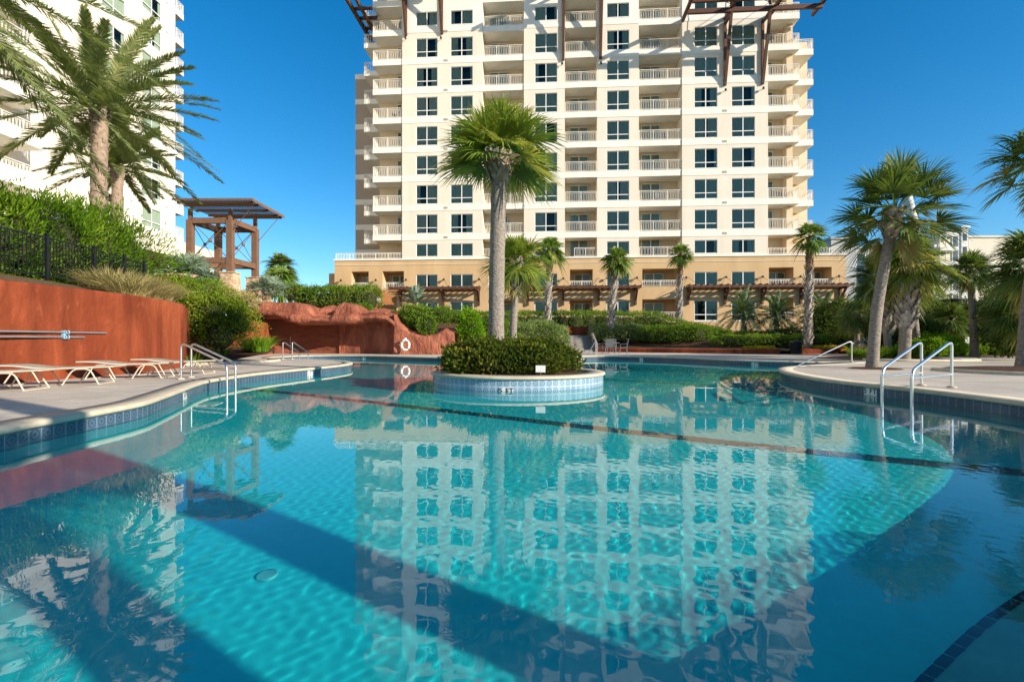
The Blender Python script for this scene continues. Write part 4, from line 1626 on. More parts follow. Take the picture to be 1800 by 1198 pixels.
# big timber pergolas hung high on the tower
def pergola(px0, px1, z, out, struts, zbase, extra_l=0., y_start=0.):
    p = MB()
    a, b = SX(px0) - extra_l, SX(px1)
    for y in (-1.9, -3.6, -out):
        p.bar((a, y, z), (b, y, z), .28, .42)
    k = max(1, round((b - a) / 3.9))
    for i in range(k + 1):
        x = a + (b - a) * i / k
        p.bar((x, y_start - .02, z + .36), (x, -out - .5, z + .36), .26, .36)
    o = p.build('pergola', MT['brown'], TW)
    for px in struts:
        x = SX(px)
        q = MB()
        q.bar((x, -.05, zbase), (x, -1.9, z - .2), .26, .22)
        q.bar((x, -.12, zbase), (x, -.12, z), .24, .2, up=(0, 1, 0))
        q.bar((x, -.05, z - .25), (x, -2.0, z - .25), .22, .24)
        q.build('strut', MT['brown'], o)
    for px in struts:
        q = MB()
        x = SX(px)
        q.tube([(x, -1.9, z + .6), (x - 3.4, -.05, z + 3.5)], .03, 5)
        q.tube([(x, -1.9, z + .6), (x + 3.4, -.05, z + 3.5)], .03, 5)
        q.tube([(x, -1.9, z + .45), (x, -1.9, z + .9)], .14, 8)
        q.build('tie_rod', MT['lampdark'], o)


pergola(1200, 1428, 33.35, 4.6, (1274, 1340), ZT(151, 1290))
pergola(985, 1062, 37.4, 4.2, (990, 1055.5), ZT(107, 1000))
pergola(668, 800, 38.6, 4.2, (714, 777), ZT(63, 740))
q = MB()
for y in (-.4, 1.2, 3.0, 4.6):
    q.bar((SX(655) - 1.9, y, 36.2), (SX(657), y, 36.2), .22, .3)
q.bar((SX(655) - 1.9, -3.2, 36.0), (SX(655) - 1.9, 6.5, 36.0), .3, .42)
q.bar((SX(655) - .9, -2.6, 35.9), (SX(655) - .9, 6.5, 35.9), .24, .36)
q.build('side_pergola', MT['brown'], TW)

# ------------------------------------------------------------------ second tower at the side (faces the pool across the terrace)
T2 = empty('hotel_tower', (-36.7, 55.8, 0), 'bright cream hotel tower rising behind the date palms and oleander hedge', 'tower', R(90))
wall = MB()
ops = []
for c, wd in ((-3.6, 2.75), (-8.6, 2.75)):
    for k in range(-2, 11):
        zt = Z0 + HS * k + .15
        if zt < 5:
            continue
        ops.append((c - wd / 2, c + wd / 2, zt - 2.0, zt, .20))
        add_window(T2, c - wd / 2, wd, zt - 2.0, 2.0, .07, True, rwin.choice([0, 5, 1, 0, 2]))
facade(wall, -60, 0, 1, 46, ops)
wall.box(-60, -.01, .95, 20, 1, 46)
wall.quad((0, 0, 1), (0, 20, 1), (0, 20, 46), (0, 0, 46))
wall.build('wall', MT['wall'], T2)
for k in range(-1, 11):
    zf = Z0 + HS * k + .15 - 2.05
    m = MB()
    m.box(-17.9, -.0, -.03, .0, zf - .68, zf - .04)
    m.box(.002, .03, .0, 6, zf - .68, zf - .04)
    m.build('floor_band', MT['white'], T2)
m = MB()
m.box(-60.5, .5, -.5, 20.5, 46, 47)
m.build('roof', MT['white'], T2)
for k in range(-1, 11):
    zf = Z0 + HS * k + .15 - 2.05
    add_balcony(T2, -26.0, -18.2, -2.4, -.01, zf, (1, 1, 1))
    add_balcony(T2, -36.0, -28.0, -2.4, -.01, zf, (1, 1, 1))
    add_balcony(T2, .05, 1.25, -.12, 2.0, zf, (1, 0, 1))
    for s_ in (-24.5, -21.6, -34.5):
        add_window(T2, s_, 2.0, zf + .06, 2.2, -.06, False, 2, 'sliding_door')
    m = MB()
    m.box(0, .35, -.05, -.032, 0, .18)
    inst('vent2', 'vent', m, MT['vent'], T2, (-1.6, 0, zf - .46), RAIL_CACHE)
pc = empty('entrance_canopy', (-33, 43, 3), 'low pale entrance wing with a deep fascia behind the pavilion', 'building')
m = MB()
m.box(-36.6, -29.4, 32, 51.5, 8.4, 9.9)
m.build('roof', MT['wall'], pc, True)
m = MB()
m.box(-36.6, -33, 32.2, 51, 2.5, 8.4)
m.build('wall', MT['greywall'], pc, True)
for y in (33, 39, 45, 50.5):
    m = MB()
    m.box(-30.4, -29.8, y, y + .6, 2.5, 8.4)
    m.build('column', MT['wall'], pc, True)
for y in (34.5, 40.5, 46.2):
    m = MB()
    m.box(-32.99, -32.95, y, y + 3.2, 3.2, 7.2)
    m.build('window', MT['farglass'], pc, True)


# ------------------------------------------------------------------ far buildings on the other side
def far_block(name, px0, px1, pytop, d, depth, mat, label, cols=0, rows=0, glass='farglass', sideways=0):
    x0, _, zt = D(px0, pytop, d)
    x1, _, _ = D(px1, pytop, d)
    r = empty(name, ((x0 + x1) / 2, d, 0), label, 'building')
    m = MB()
    m.box(x0, x1, d, d + depth, 0, zt)
    m.box(x0 - .3, x1 + .3, d - .3, d + depth + .3, zt, zt + .5)
    m.build('wall', mat, r, True)
    if cols:
        cw = (x1 - x0) / cols
        for i in range(cols):
            for j in range(rows):
                m = MB()
                z0 = zt - 3.2 * (j + 1)
                m.box(x0 + cw * (i + .22), x0 + cw * (i + .78), d - .06, d - .01, z0, z0 + 1.7)
                m.build('window', MT[glass], r, True)
    return r


far_block('apartment_block', 1461, 1505, 421, 120, 30, MT['fargrey'], 'grey windowless far block just past the end of the podium')
far_block('apartment_block', 1503, 1542, 437, 140, 20, MT['farwhite'], 'pale blue grey far block with dark glass seen past the podium', 2, 6)
far_block('apartment_block', 1690, 1702, 401, 128, 25, MT['farwhite'], 'narrow bright far tower edge with small square windows', 1, 9)
far_block('apartment_block', 1651, 1689.8, 405, 131, 22, MT['fargrey'], 'grey far tower side behind the balcony stack')
far_block('apartment_block', 1702.5, 1800, 418, 135, 30, MT['farbeige'], 'wide plain beige far block behind the tall thin palm')
bl = empty('balcony_block', (D(1657, 500, 118)[0], 118, 0), 'far white block of stacked glazed balconies between the palms', 'building')
for j in range(7):
    m = MB()
    x0, x1 = D(1640, 500, 118)[0], D(1672, 500, 118)[0]
    m.box(x0, x1, 116, 124, 5 + 3.3 * j, 5.9 + 3.3 * j)
    m.build('balcony', MT['farwhite'], bl, True)
m = MB()
m.box(x0 + .3, x1 - .2, 118, 124, 0, 26)
m.build('wall', MT['farbeige'], bl, True)
for k in range(4):
    m = MB()
    x = x0 + (x1 - x0) * k / 3
    m.box(x - .09, x + .09, 116.05, 116.2, 0, 25)
    m.build('post', MT['farwhite'], bl, True)
cr = empty('crane', (D(1648, 560, 100)[0], 100, 0), 'slanted pale crane boom showing behind the palms', 'crane')
m = MB()
a, b = Vector(D(1648, 560, 100)), Vector(D(1590, 330, 100))
m.tube([a, a.lerp(b, .78), a.lerp(b, .98), b], [.9, .85, .85, .5], 14)
m.build('boom', MT['farwhite'], cr, True)
m = MB()
m.box(a.x - 2, a.x + 2, 98, 102, 0, a.z)
m.build('base', MT['fargrey'], cr, True)

# dark chairs standing on tower balconies
TW_M = Matrix.LocRotScale(Vector((0, 53.46, 0)), Matrix.Rotation(R(-4.08), 3, 'Z').to_euler(), None)
for i, (px, k) in enumerate(((1012, 7), (1030, 6), (1150, 7), (1165, 6), (1172, 4), (1155, 2), (1385, 6), (1395, 4), (1378, 2), (690, 5), (1035, 3), (1020, 1), (890, 7), (1180, 1))):
    o = copy_tree(c0)
    p = TW_M @ Vector((SX(px), 1.0, Z0 + HS * k - 2.05))
    o.location, o.rotation_euler = p, (0, 0, R(150 + 47 * i))
    o['group'] = 'dark chairs on the hotel tower balconies'
    o['label'] = 'dark chair standing behind a balcony railing of the hotel tower'
# ------------------------------------------------------------------ foliage generators
def norm(a):
    return a / (np.linalg.norm(a, axis=-1, keepdims=True) + 1e-9)


def strips(P, Wd, wid):
    """P (n, k, 3) centre lines, Wd (n, k, 3) or (n, 1, 3) width directions, wid (n, k) half widths"""
    n, k = P.shape[:2]
    Lf = P - Wd * wid[..., None]
    Rt = P + Wd * wid[..., None]
    V = np.stack([Lf, Rt], 2).reshape(-1, 3)
    b = (np.arange(n)[:, None] * k + np.arange(k - 1)[None]) * 2
    F = np.stack([b, b + 1, b + 3, b + 2], -1).reshape(-1, 4)
    return V, F


def fan_crown(c, nf, pet, rad, nleaf, lo, hi, seed, droop=.22, width=.022, lean=(0, 0), drysome=.1, updroop=.12, power=1.1, ndead=None):
    g = np.random.default_rng(seed)
    c = np.array(c, float)
    Vs, Fs, Ts, off = [], [], [], 0
    ndead = nf // 14 if ndead is None else ndead
    for i in range(nf + ndead):
        dead = i >= nf
        t = 1 if dead else (i + .5) / nf
        el = R(g.uniform(-84, -58) if dead else hi + (lo - hi) * t ** power + g.uniform(-11, 11))
        az = i * 2.39996 + g.uniform(-.3, .3)
        d = np.array([math.cos(az) * math.cos(el) + lean[0], math.sin(az) * math.cos(el) + lean[1], math.sin(el)])
        d /= np.linalg.norm(d)
        sd = np.cross(d, [0, 0, 1.])
        if np.linalg.norm(sd) < .1:
            sd = np.array([1., 0, 0])
        sd /= np.linalg.norm(sd)
        roll = g.uniform(-.5, .5)
        nm = np.cross(sd, d)
        sd = sd * math.cos(roll) + nm * math.sin(roll)
        nm = np.cross(sd, d)
        pl = pet * g.uniform(.75, 1.15)
        tt = np.linspace(0, 1, 5)
        pp = c + d * (pl * tt)[:, None] - np.array([0, 0, 1.]) * (updroop * pl * tt ** 2 * math.cos(el))[:, None]
        V, F = strips(pp[None], sd[None, None], np.full((1, 5), .016))
        Vs.append(V), Fs.append(F + off), Ts.append(np.full(len(V), .62))
        off += len(V)
        e = pp[-1]
        d2 = norm(pp[-1] - pp[-2])
        r = rad * g.uniform(.78, 1.14) * (.75 if dead else 1)
        al = np.linspace(-2.0, 2.0, nleaf) + g.uniform(-.03, .03, nleaf)
        fold = .35
        dl = np.cos(al)[:, None] * d2 + np.sin(al)[:, None] * sd * .95 + (np.abs(np.sin(al)) * fold)[:, None] * nm
        dl = norm(dl)
        ln = r * (.70 + .30 * np.cos(al)) * g.uniform(.88, 1.06, nleaf)
        st = np.array([0, .38, .7, 1.0])
        P = e + dl[:, None] * (ln[:, None] * st)[..., None]
        # costa: arch of the whole blade and falling tips
        dz = droop * (ln[:, None] * st) ** 2 * (1 + 1.2 * g.uniform(0, 1, (nleaf, 1))) + .10 * r * (st ** 4) * g.uniform(0, 1.3, (nleaf, 1))
        P[..., 2] -= dz
        wv = norm(-np.sin(al)[:, None] * d2 + np.cos(al)[:, None] * sd)
        wv = norm(wv + nm * g.uniform(-.5, .5, (nleaf, 1)))
        wid = np.array([.35, 1.0, .75, .06]) * width * rad
        V, F = strips(P, wv[:, None], np.repeat(wid[None], nleaf, 0))
        Vs.append(V), Fs.append(F + off)
        off += len(V)
        base = .25 + .45 * (1 - t) + g.uniform(-.12, .12)
        if g.uniform() < drysome * (.3 + t):
            base = .9
        if dead:
            base = 1.1
        tn = np.clip(base + g.uniform(-.14, .14, nleaf), 0, 1)
        tip = np.array([0, 0, .03, .14])
        Ts.append(np.clip(np.repeat((tn[:, None] + tip[None])[:, :, None], 2, 2), 0, 1).ravel())
    return np.concatenate(Vs), np.concatenate(Fs), np.concatenate(Ts)


def feather_crown(c, nf, L, nleaf, lo, hi, seed, leaf=.42, grav=.06, lean=(0, 0), wid=.013, vee=.35, tbase=.4):
    g = np.random.default_rng(seed)
    c = np.array(c, float)
    Vs, Fs, Ts, off = [], [], [], 0
    up = np.array([0, 0, 1.])
    for i in range(nf):
        t = (i + .5) / nf
        el = R(hi + (lo - hi) * t + g.uniform(-7, 7))
        az = i * 2.39996 + g.uniform(-.3, .3)
        d = norm(np.array([math.cos(az) * math.cos(el), math.sin(az) * math.cos(el), math.sin(el)]))
        Lf = L * g.uniform(.8, 1.08)
        tt = np.linspace(0, 1, 22)
        pos = c + d * (Lf * tt)[:, None] + np.array([lean[0], lean[1], 0]) * (Lf * tt ** 2)[:, None] - up * (grav * (Lf * tt) ** 2 * (.45 + .8 * math.cos(el)))[:, None]
        sd = norm(np.cross(d, up) + 1e-6)
        V, F = strips(pos[None], sd[None, None], (.028 * (1 - tt * .85))[None])
        Vs.append(V), Fs.append(F + off), Ts.append(np.full(len(V), .93 if g.uniform() < .5 else .7))
        off += len(V)
        u = np.linspace(.10, 1, nleaf)
        ib = u * 21
        i0 = np.clip(ib.astype(int), 0, 20)
        fr = (ib - i0)[:, None]
        p = pos[i0] * (1 - fr) + pos[i0 + 1] * fr
        tg = norm(pos[i0 + 1] - pos[i0])
        nm = norm(np.cross(np.repeat(sd[None], nleaf, 0), tg))
        for s in (-1, 1):
            ll = leaf * (np.sin(np.pi * np.clip(.12 + .86 * u, 0, 1)) ** .6 * .85 + .15) * g.uniform(.8, 1.1, nleaf)
            dl = norm(tg * (.55 + .5 * u)[:, None] + s * sd * .75 + nm * (vee * g.uniform(.2, 1.4, (nleaf, 1))))
            st = np.array([0, .45, 1.0])
            P = p[:, None] + dl[:, None] * (ll[:, None] * st)[..., None]
            P[..., 2] -= .28 * (ll[:, None] * st) ** 2 * g.uniform(.3, 1.5, (nleaf, 1))
            wv = norm(np.cross(dl, nm + g.uniform(-.4, .4, (nleaf, 3))))
            V, F = strips(P, wv[:, None], np.repeat(np.array([[.6, 1, .05]]) * wid, nleaf, 0))
            Vs.append(V), Fs.append(F + off)
            off += len(V)
            b = tbase + g.uniform(-.18, .18) + .25 * (1 - t)
            Ts.append(np.clip(np.repeat(b + g.uniform(-.15, .15, nleaf), 6), 0, 1))
    return np.concatenate(Vs), np.concatenate(Fs), np.concatenate(Ts)


def trunk_mesh(path, r0, r1, seed, n=18, bulge=.0):
    g = random.Random(seed)
    P = smooth_path(path, 14)
    k = len(P)
    m = MB()
    rs = []
    for i in range(k):
        t = i / (k - 1)
        rs.append((r0 + (r1 - r0) * t) * (1 + .16 * math.exp(-t * 14) + bulge * math.sin(t * 3.1)) * (1 + .025 * math.sin(i * 2.1) + g.uniform(-.012, .012)))
    m.tube(P, rs, n)
    return m, P, rs


def boots_mesh(P, rs, f0, f1, n, size, seed, out=.55):
    g = random.Random(seed)
    m = MB()
    k = len(P) - 1
    for i in range(n):
        t = f0 + (f1 - f0) * (i + g.random()) / n
        a = i * 2.39996 * 1.0 + g.uniform(-.12, .12)
        ii = min(int(t * k), k - 1)
        fr = t * k - ii
        p = Vector(P[ii]).lerp(Vector(P[ii + 1]), fr)
        r = rs[ii] * .93
        d = Vector((math.cos(a), math.sin(a), 0))
        s = Vector((-math.sin(a), math.cos(a), 0)) * (-1 if i % 2 else 1)
        up = Vector((0, 0, 1))
        sz = size * g.uniform(.75, 1.25)
        o = out * g.uniform(.6, 1.25)
        b = p + d * r
        tip = b + up * sz * 1.0 + d * sz * o + s * sz * .35
        wv = s * sz * .36
        th = d * sz * .13
        vs = [b - wv - up * sz * .25, b + wv - up * sz * .25, b + wv * 1.0 + th - up * sz * .1, b - wv + th - up * sz * .1,
              tip - wv * .5, tip + wv * .4, tip + wv * .4 + th * .6, tip - wv * .5 + th * .6]
        m.add(vs, [(0, 1, 5, 4), (1, 2, 6, 5), (2, 3, 7, 6), (3, 0, 4, 7), (4, 5, 6, 7)])
    return m


def palm(label, path, r0, r1, crown, leaf, seed, boots=None, trunkmat='trunk', bootmat='boot', bulge=0, group=None, name='palm_tree', cat='palm'):
    root = empty(name, path[0], label, cat, 0, group)
    m, P, rs = trunk_mesh(path, r0, r1, seed, bulge=bulge)
    m.build('trunk', MT[trunkmat], root, True)
    V, F, T = crown
    np_mesh('crown', V, F, MT[leaf], root, None, T)
    if boots:
        b = boots_mesh(P, rs, *boots, seed + 1)
        b.build('leaf_bases', MT[bootmat], root, True)
    return root


def sabal(label, path, r0, r1, pet, rad, seed, leaf='sabal', nf=46, nleaf=34, lo=-38, hi=86, boots=(.86, 1.0, 40, .16), bootmat='boot', lean=(0, 0), droop=.20, width=.024, dry=.1, bulge=0, trunkmat='trunk', group=None, cz=.05, power=1.1, ndead=None):
    c = Vector(path[-1]) + Vector((0, 0, cz))
    return palm(label, path, r0, r1, fan_crown(c, nf, pet, rad, nleaf, lo, hi, seed, droop, width, lean, dry, power=power, ndead=ndead), leaf, seed, boots, trunkmat, bootmat, bulge, group)


# island palms
sabal('tall straight cabbage palm with a full green crown on the round pool island', [(-.40, 12.8, .25), (-.38, 12.8, 2.6), (-.31, 12.8, 5.6)], .205, .185, .76, 1.0, 21,
      nf=56, nleaf=42, lo=-20, hi=90, boots=(.87, 1.0, 70, .24), dry=.2, droop=.13, width=.021, power=.72, ndead=0)
sabal('shorter cabbage palm with frayed leaf bases on the planter behind the island', [(.02, 20, .35), (.08, 20, 2.2), (.22, 20, 4.0)], .15, .14, .65, 1.0, 22, nf=44, nleaf=32,
      lo=-45, boots=(.66, 1.0, 80, .34), dry=.2)
# fan palms in front of the podium
for lab, path, sd, rr, bm in (
        ('slim fan palm with a criss cross trunk rising between the island and the stairs', [(2.6, 38, 1.3), (2.7, 38, 4.5), (2.87, 38, 7.75)], 31, 1.0, 'bootpale'),
        ('fan palm with a reddish upper trunk standing in the hedge above the stairs', [(7.8, 40.5, 1.7), (8.0, 40.5, 4.6), (8.28, 40.5, 7.4)], 32, 1.05, 'bootpale'),
        ('small headed fan palm in front of the first podium balcony column past the stairs', [(14.3, 44, 1.9), (14.4, 44, 5), (14.5, 44, 8.4)], 33, .85, 'bootpale'),
        ('tall fan palm with a shaggy trunk by the litter bin at the podium end', [(19.4, 33.6, .3), (19.45, 33.6, 4), (19.55, 33.6, 7.8)], 34, .85, 'bootpale')):
    c = Vector(path[-1]) + Vector((0, 0, .05))
    ro = palm(lab, path, .19, .15, fan_crown(c, 30, .62, rr, 22, -50, 80, sd, .30, .045, (0, 0), .06), 'wash', sd, (.08, .70, 110, .27), 'trunk', bm, group='slim fan palms on the bank before the podium')
    m, P, rs = trunk_mesh(path, .19, .15, sd)
    boots_mesh(P, rs, .66, 1.0, 90, .22, sd + 9, .4).build('reddish_leaf_bases', MT['bootred'], ro, True)
# right hand palms
sabal('leaning cabbage palm with a smooth grey trunk on the palm side deck', [(10.97, 15.6, .2), (11.15, 15.6, 2.2), (11.66, 15.6, 4.9)], .165, .145, .98, 1.02, 41, 'sabaldark', 42, 34, -28, 88,
      (.84, 1.0, 70, .26), dry=.1, droop=.07, power=.8)
sabal('stout cabbage palm with a thick woven trunk behind the leaning palm', [(16.85, 22, .2), (16.95, 22, 2.2), (17.15, 22, 4.2)], .22, .24, .75, 1.2, 42, 'sabal', 50, 34, -40, 86, (.36, 1.0, 150, .36), 'bootpale', dry=.22)
sabal('thinner cabbage palm with woven leaf bases beside the stout woven palm', [(17.8, 24.2, .2), (17.7, 24.2, 2), (17.55, 24.2, 3.9)], .16, .17, .8, 1.2, 43, 'sabaldark', 40, 30, -45, 84, (.35, 1.0, 100, .32), 'bootpale', lean=(-.25, 0))
sabal('slender bare trunked palm close behind the stout palm', [(19.8, 25, .2), (19.65, 25, 2), (19.4, 25, 3.7)], .18, .15, .7, 1.05, 44, 'sabaldark', 36, 28, -45, 80, (.85, 1, 30, .2), lean=(.2, 0))
sabal('tall thin palm standing alone before the plain beige far block', [(24.4, 27, .2), (24.3, 27, 2.4), (24.15, 27, 4.6)], .21, .16, .6, 1.0, 45, 'sabaldark', 46, 30, -42, 84, (.9, 1.0, 40, .2), bulge=-.12)
sabal('big dark palm cut by the frame edge, fronds hanging above the far blocks', [(14.45, 14.5, .3), (14.7, 14.5, 2.8), (15.35, 14.5, 6.0)], .15, .15, .95, 1.05, 46, 'sabaldark', 38, 34, -35, 85, (.85, 1, 40, .2))
sabal('middle height palm at the frame edge below the hanging dark fronds', [(19.4, 19, .2), (19.3, 19, 2), (19.3, 19, 3.8)], .18, .16, .8, 1.25, 47, 'sabaldark', 44, 32, -45, 82, (.8, 1, 40, .2))
sabal('low bushy palm at the frame edge above the mulch bed', [(22.2, 22, .2), (22.1, 22, 1), (22.0, 22, 2.2)], .18, .17, .75, 1.15, 48, 'sabaldark', 40, 30, -45, 80, (.7, 1, 40, .2))
for lab, (x, y, z), sd in (('small ragged palm at the corner of the podium beside the dark shrubs', (20.9, 31, 2.6), 51), ('small dark palm under the tall thin palm', (25.6, 30, 2.2), 52), ('small dark palm between the podium corner and the leaning trunk', (22.6, 33.5, 2.5), 53)):
    sabal(lab, [(x, y, .2), (x, y, z * .5), (x + .05, y, z)], .15, .14, .6, 1.0, sd, 'sabaldark', 34, 26, -50, 78, (.6, 1, 40, .2))
# palms behind the pavilion
for lab, (x, y, z), rad, sd, lf in (('dark fan palm head rising behind the pavilion', (-21.7, 48, 8.0), 1.3, 55, 'sabaldark'), ('lighter fan palm in front of the dark one behind the pavilion', (-20.8, 46, 6.4), 1.6, 56, 'wash')):
    sabal(lab, [(x, y, 3), (x, y, 5), (x, y, z)], .2, .18, .7, rad, sd, lf, 36, 24, -50, 78, (.7, 1, 30, .25), width=.04)
# palms behind the photographer: only their shadows reach the picture
for lab, (x, y, h), sd in (('very tall palm behind the photographer, its trunk shadow crossing the pool middle', (5.85, -.75, 15.0), 61), ('tallest palm behind the photographer, its trunk shadow nearer the corner', (5.75, -2.0, 16.0), 62),
                           ('short palm behind the photographer shading the near lounger deck', (6.2, -2.4, 4.9), 63)):
    sabal(lab, [(x, y, .2), (x, y, h / 2), (x - .1, y + .1, h)], .24 if h > 9 else .12, .20 if h > 9 else .10, .8 if h > 9 else .7, 1.15 if h > 9 else 1.05, sd, 'sabal', 36, 30, -35, 85, (.85, 1, 40, .2))


# date palms
def date(label, path, r0, r1, nf, L, seed, lean, nleaf=110, leaf=.56, lo=-35, hi=82, wid=.026):
    c = Vector(path[-1]) + Vector((0, 0, .15))
    ro = palm(label, path, r0, r1, feather_crown(c, nf, L, nleaf, lo, hi, seed, leaf, .055, lean, wid), 'date', seed, (.93, 1.03, 50, .22), 'trunkdate', 'boot')
    m, P, rs = trunk_mesh(path, r0, r1, seed)
    boots_mesh(P, rs, .0, .82, 260, .14, seed + 4, .35).build('trunk_scales', MT['trunkdate'], ro, True)
    return ro


date('large date palm with a scaly trunk behind the oleander hedge', [(-16.15, 20, 2.6), (-16.15, 20, 6), (-16.1, 20, 9.9)], .29, .27, 46, 4.5, 71, (.10, 0), lo=-20, hi=70, wid=.022, nleaf=100)
date('smaller date palm lower behind the large one', [(-23.2, 30, 2.6), (-23.2, 30, 6), (-23.1, 30, 11.1)], .30, .28, 44, 3.9, 72, (.05, 0), 80, .55, -22, 75, .03)
date('date palm just outside the picture whose long fronds sweep into the top corner', [(-14.6, 12.6, 2.6), (-14.5, 12.6, 6), (-14.4, 12.6, 10.3)], .30, .29, 48, 5.4, 73, (.14, .02), 110, .54, -46, 70, .019)


# low feather palms
def pindo(label, base, z, nf, L, seed, leaf='pindo', lo=-30, r=.2, leaflen=.34, hi=80, grav=.16):
    c = (base[0], base[1], z)
    return palm(label, [base, (base[0], base[1], (base[2] + z) / 2), c], r, r * .9, feather_crown(c, nf, L, 46, lo, hi, seed, leaflen, grav, (0, 0), .026, .5, .42), leaf, seed, (.3, 1, 50, .2), 'trunk', 'boot')


pindo('arching blue green feather palm before the wide ground floor window of the podium', (20.4, 45.0, 1.2), 3.4, 64, 3.6, 81)
pindo('middle arching feather palm at the podium with a dark bare trunk', (22.9, 44.3, 1.0), 3.2, 58, 3.3, 82)
pindo('broad arching feather palm filling the podium corner', (25.6, 42, .6), 3.0, 64, 3.6, 83)
pindo('pale small feather palm standing in the dark hedge before the podium', (-6.75, 36, 2.5), 3.7, 18, 1.6, 84, 'bluepalm', 5, .11)
pal = lambda lab, c, nf, pet, rad, sd, leaf, wd=.035: tag(np_mesh('palmetto', *(lambda q: (q[0], q[1], MT[leaf], None, None, q[2]))(fan_crown(c, nf, pet, rad, 20, -10, 80, sd, .25, wd))), lab, 'palmetto')
pal('rounded grey green palmetto clump beside the timber railing', (-16.5, 26.0, 4.05), 60, 1.05, .95, 91, 'bluepalm')
pal('silvery blue palmetto behind the start of the rockwork', (-16.1, 34.2, 4.15), 44, 1.0, .7, 92, 'bluepalm')


# ------------------------------------------------------------------ shrubs and hedges
def shrub(name, label, cat, blobs, n, leaf, L, Wd, seed, p=2.2, lump=.16, group=None, up=.35, kind=None, inner=.62, drop=.45, core=True, stems=None, topbias=.0):
    """blobs: (cx, cy, cz, rx, ry, rz); many small folded leaves through the outer shell, twiggy core inside"""
    g = np.random.default_rng(seed)
    B = np.array(blobs, float)
    area = B[:, 3] * B[:, 5] + B[:, 4] * B[:, 5] + B[:, 3] * B[:, 4]
    which = g.choice(len(B), n, p=area / area.sum())
    d = norm(g.normal(size=(n, 3)))
    d[:, 2] = np.where(d[:, 2] < -drop, -d[:, 2], d[:, 2])
    q = (np.abs(d) ** p).sum(1) ** (-1 / p)
    s = B[which]
    ph = which * 1.7 + seed
    lum = 1 + lump * (np.sin(4.1 * d[:, 0] + ph) * np.sin(3.7 * d[:, 1] + 2 * ph) + .7 * np.sin(8.3 * d[:, 2] + 6 * d[:, 0] + ph) * np.sin(7.1 * d[:, 1]) + .45 * np.sin(17 * d[:, 0] + 13 * d[:, 2]) * np.sin(15 * d[:, 1] + ph))
    rad = lum * (inner + (1 - inner) * g.uniform(0, 1, n) ** .5 + .05 * g.exponential(1, n))
    c = s[:, :3] + d * (q * rad)[:, None] * s[:, 3:]
    # drop leaves buried inside other blobs
    keep = np.ones(n, bool)
    for b in range(len(B)):
        e = (np.abs((c - B[b, :3]) / B[b, 3:]) ** p).sum(1)
        keep &= ~((e < .45) & (which != b))
    c, d, which = c[keep], d[keep], which[keep]
    m_ = len(c)
    ax = norm(d + np.array([0, 0, up]) + g.normal(size=(m_, 3)) * .55)
    sd = norm(np.cross(ax, g.normal(size=(m_, 3))))
    ln = L * g.uniform(.6, 1.25, m_)[:, None]
    wd = Wd * g.uniform(.7, 1.2, m_)[:, None]
    nm = np.cross(ax, sd)
    V = np.stack([c, c + ax * ln * .5 - sd * wd + nm * wd * .3, c + ax * ln - nm * ln * .12, c + ax * ln * .5 + sd * wd + nm * wd * .3], 1).reshape(-1, 3)
    F = np.arange(m_ * 4).reshape(-1, 4)
    cl_ = .5 + .22 * np.sin(2.3 * c[:, 0] + 1.9 * c[:, 1] + seed) * np.sin(2.9 * c[:, 2] + 1.3 * c[:, 0]) + g.normal(0, .17, m_) + topbias * d[:, 2]
    T = np.repeat(np.clip(cl_, 0, 1), 4)
    root = None
    if core:
        x0, y0 = B[:, 0].mean(), B[:, 1].mean()
        root = empty(name, (x0, y0, (B[:, 2] - B[:, 5]).min()), label, cat, 0, group)
        np_mesh('foliage', V, F, MT[leaf], root, None, T)
        mb_ = MB()
        for b in B:
            mm = 10
            vs = []
            for i in range(mm + 1):
                th = math.pi * i / mm
                for j in range(16):
                    a = 2 * math.pi * j / 16
                    v = np.array([math.sin(th) * math.cos(a), math.sin(th) * math.sin(a), math.cos(th)])
                    v = v * (np.abs(v) ** p).sum() ** (-1 / p) * inner * .93 * (1 + .06 * math.sin(5 * a + 3 * th))
                    vs.append(tuple(b[:3] + v * b[3:]))
            mb_.add(vs, [(i * 16 + j, i * 16 + (j + 1) % 16, (i + 1) * 16 + (j + 1) % 16, (i + 1) * 16 + j) for i in range(mm) for j in range(16)], 0, True)
        for st_ in (stems or []):
            mb_.tube(st_[0], st_[1], 7)
        mb_.build('branches', MT['twig'], root, True)
        if kind:
            root['kind'] = kind
        return root
    o = np_mesh(name, V, F, MT[leaf], None, None, T)
    return tag(o, label, cat, group, kind)


def row(a, b, k, r, z0, z1, jit=.1, seed=0, top=None):
    g = random.Random(seed)
    out = []
    for i in range(k):
        t = i / max(1, k - 1)
        zz = z1 if top is None else z1 + (top - z1) * t
        z0_ = z0 if not isinstance(z0, tuple) else z0[0] + (z0[1] - z0[0]) * t
        h = (zz - z0_) / 2 * g.uniform(1 - jit, 1 + jit)
        out.append((a[0] + (b[0] - a[0]) * t + g.uniform(-.15, .15), a[1] + (b[1] - a[1]) * t + g.uniform(-.15, .15), z0_ + h, r * g.uniform(.95, 1.12), r * g.uniform(.9, 1.1), h))
    return out


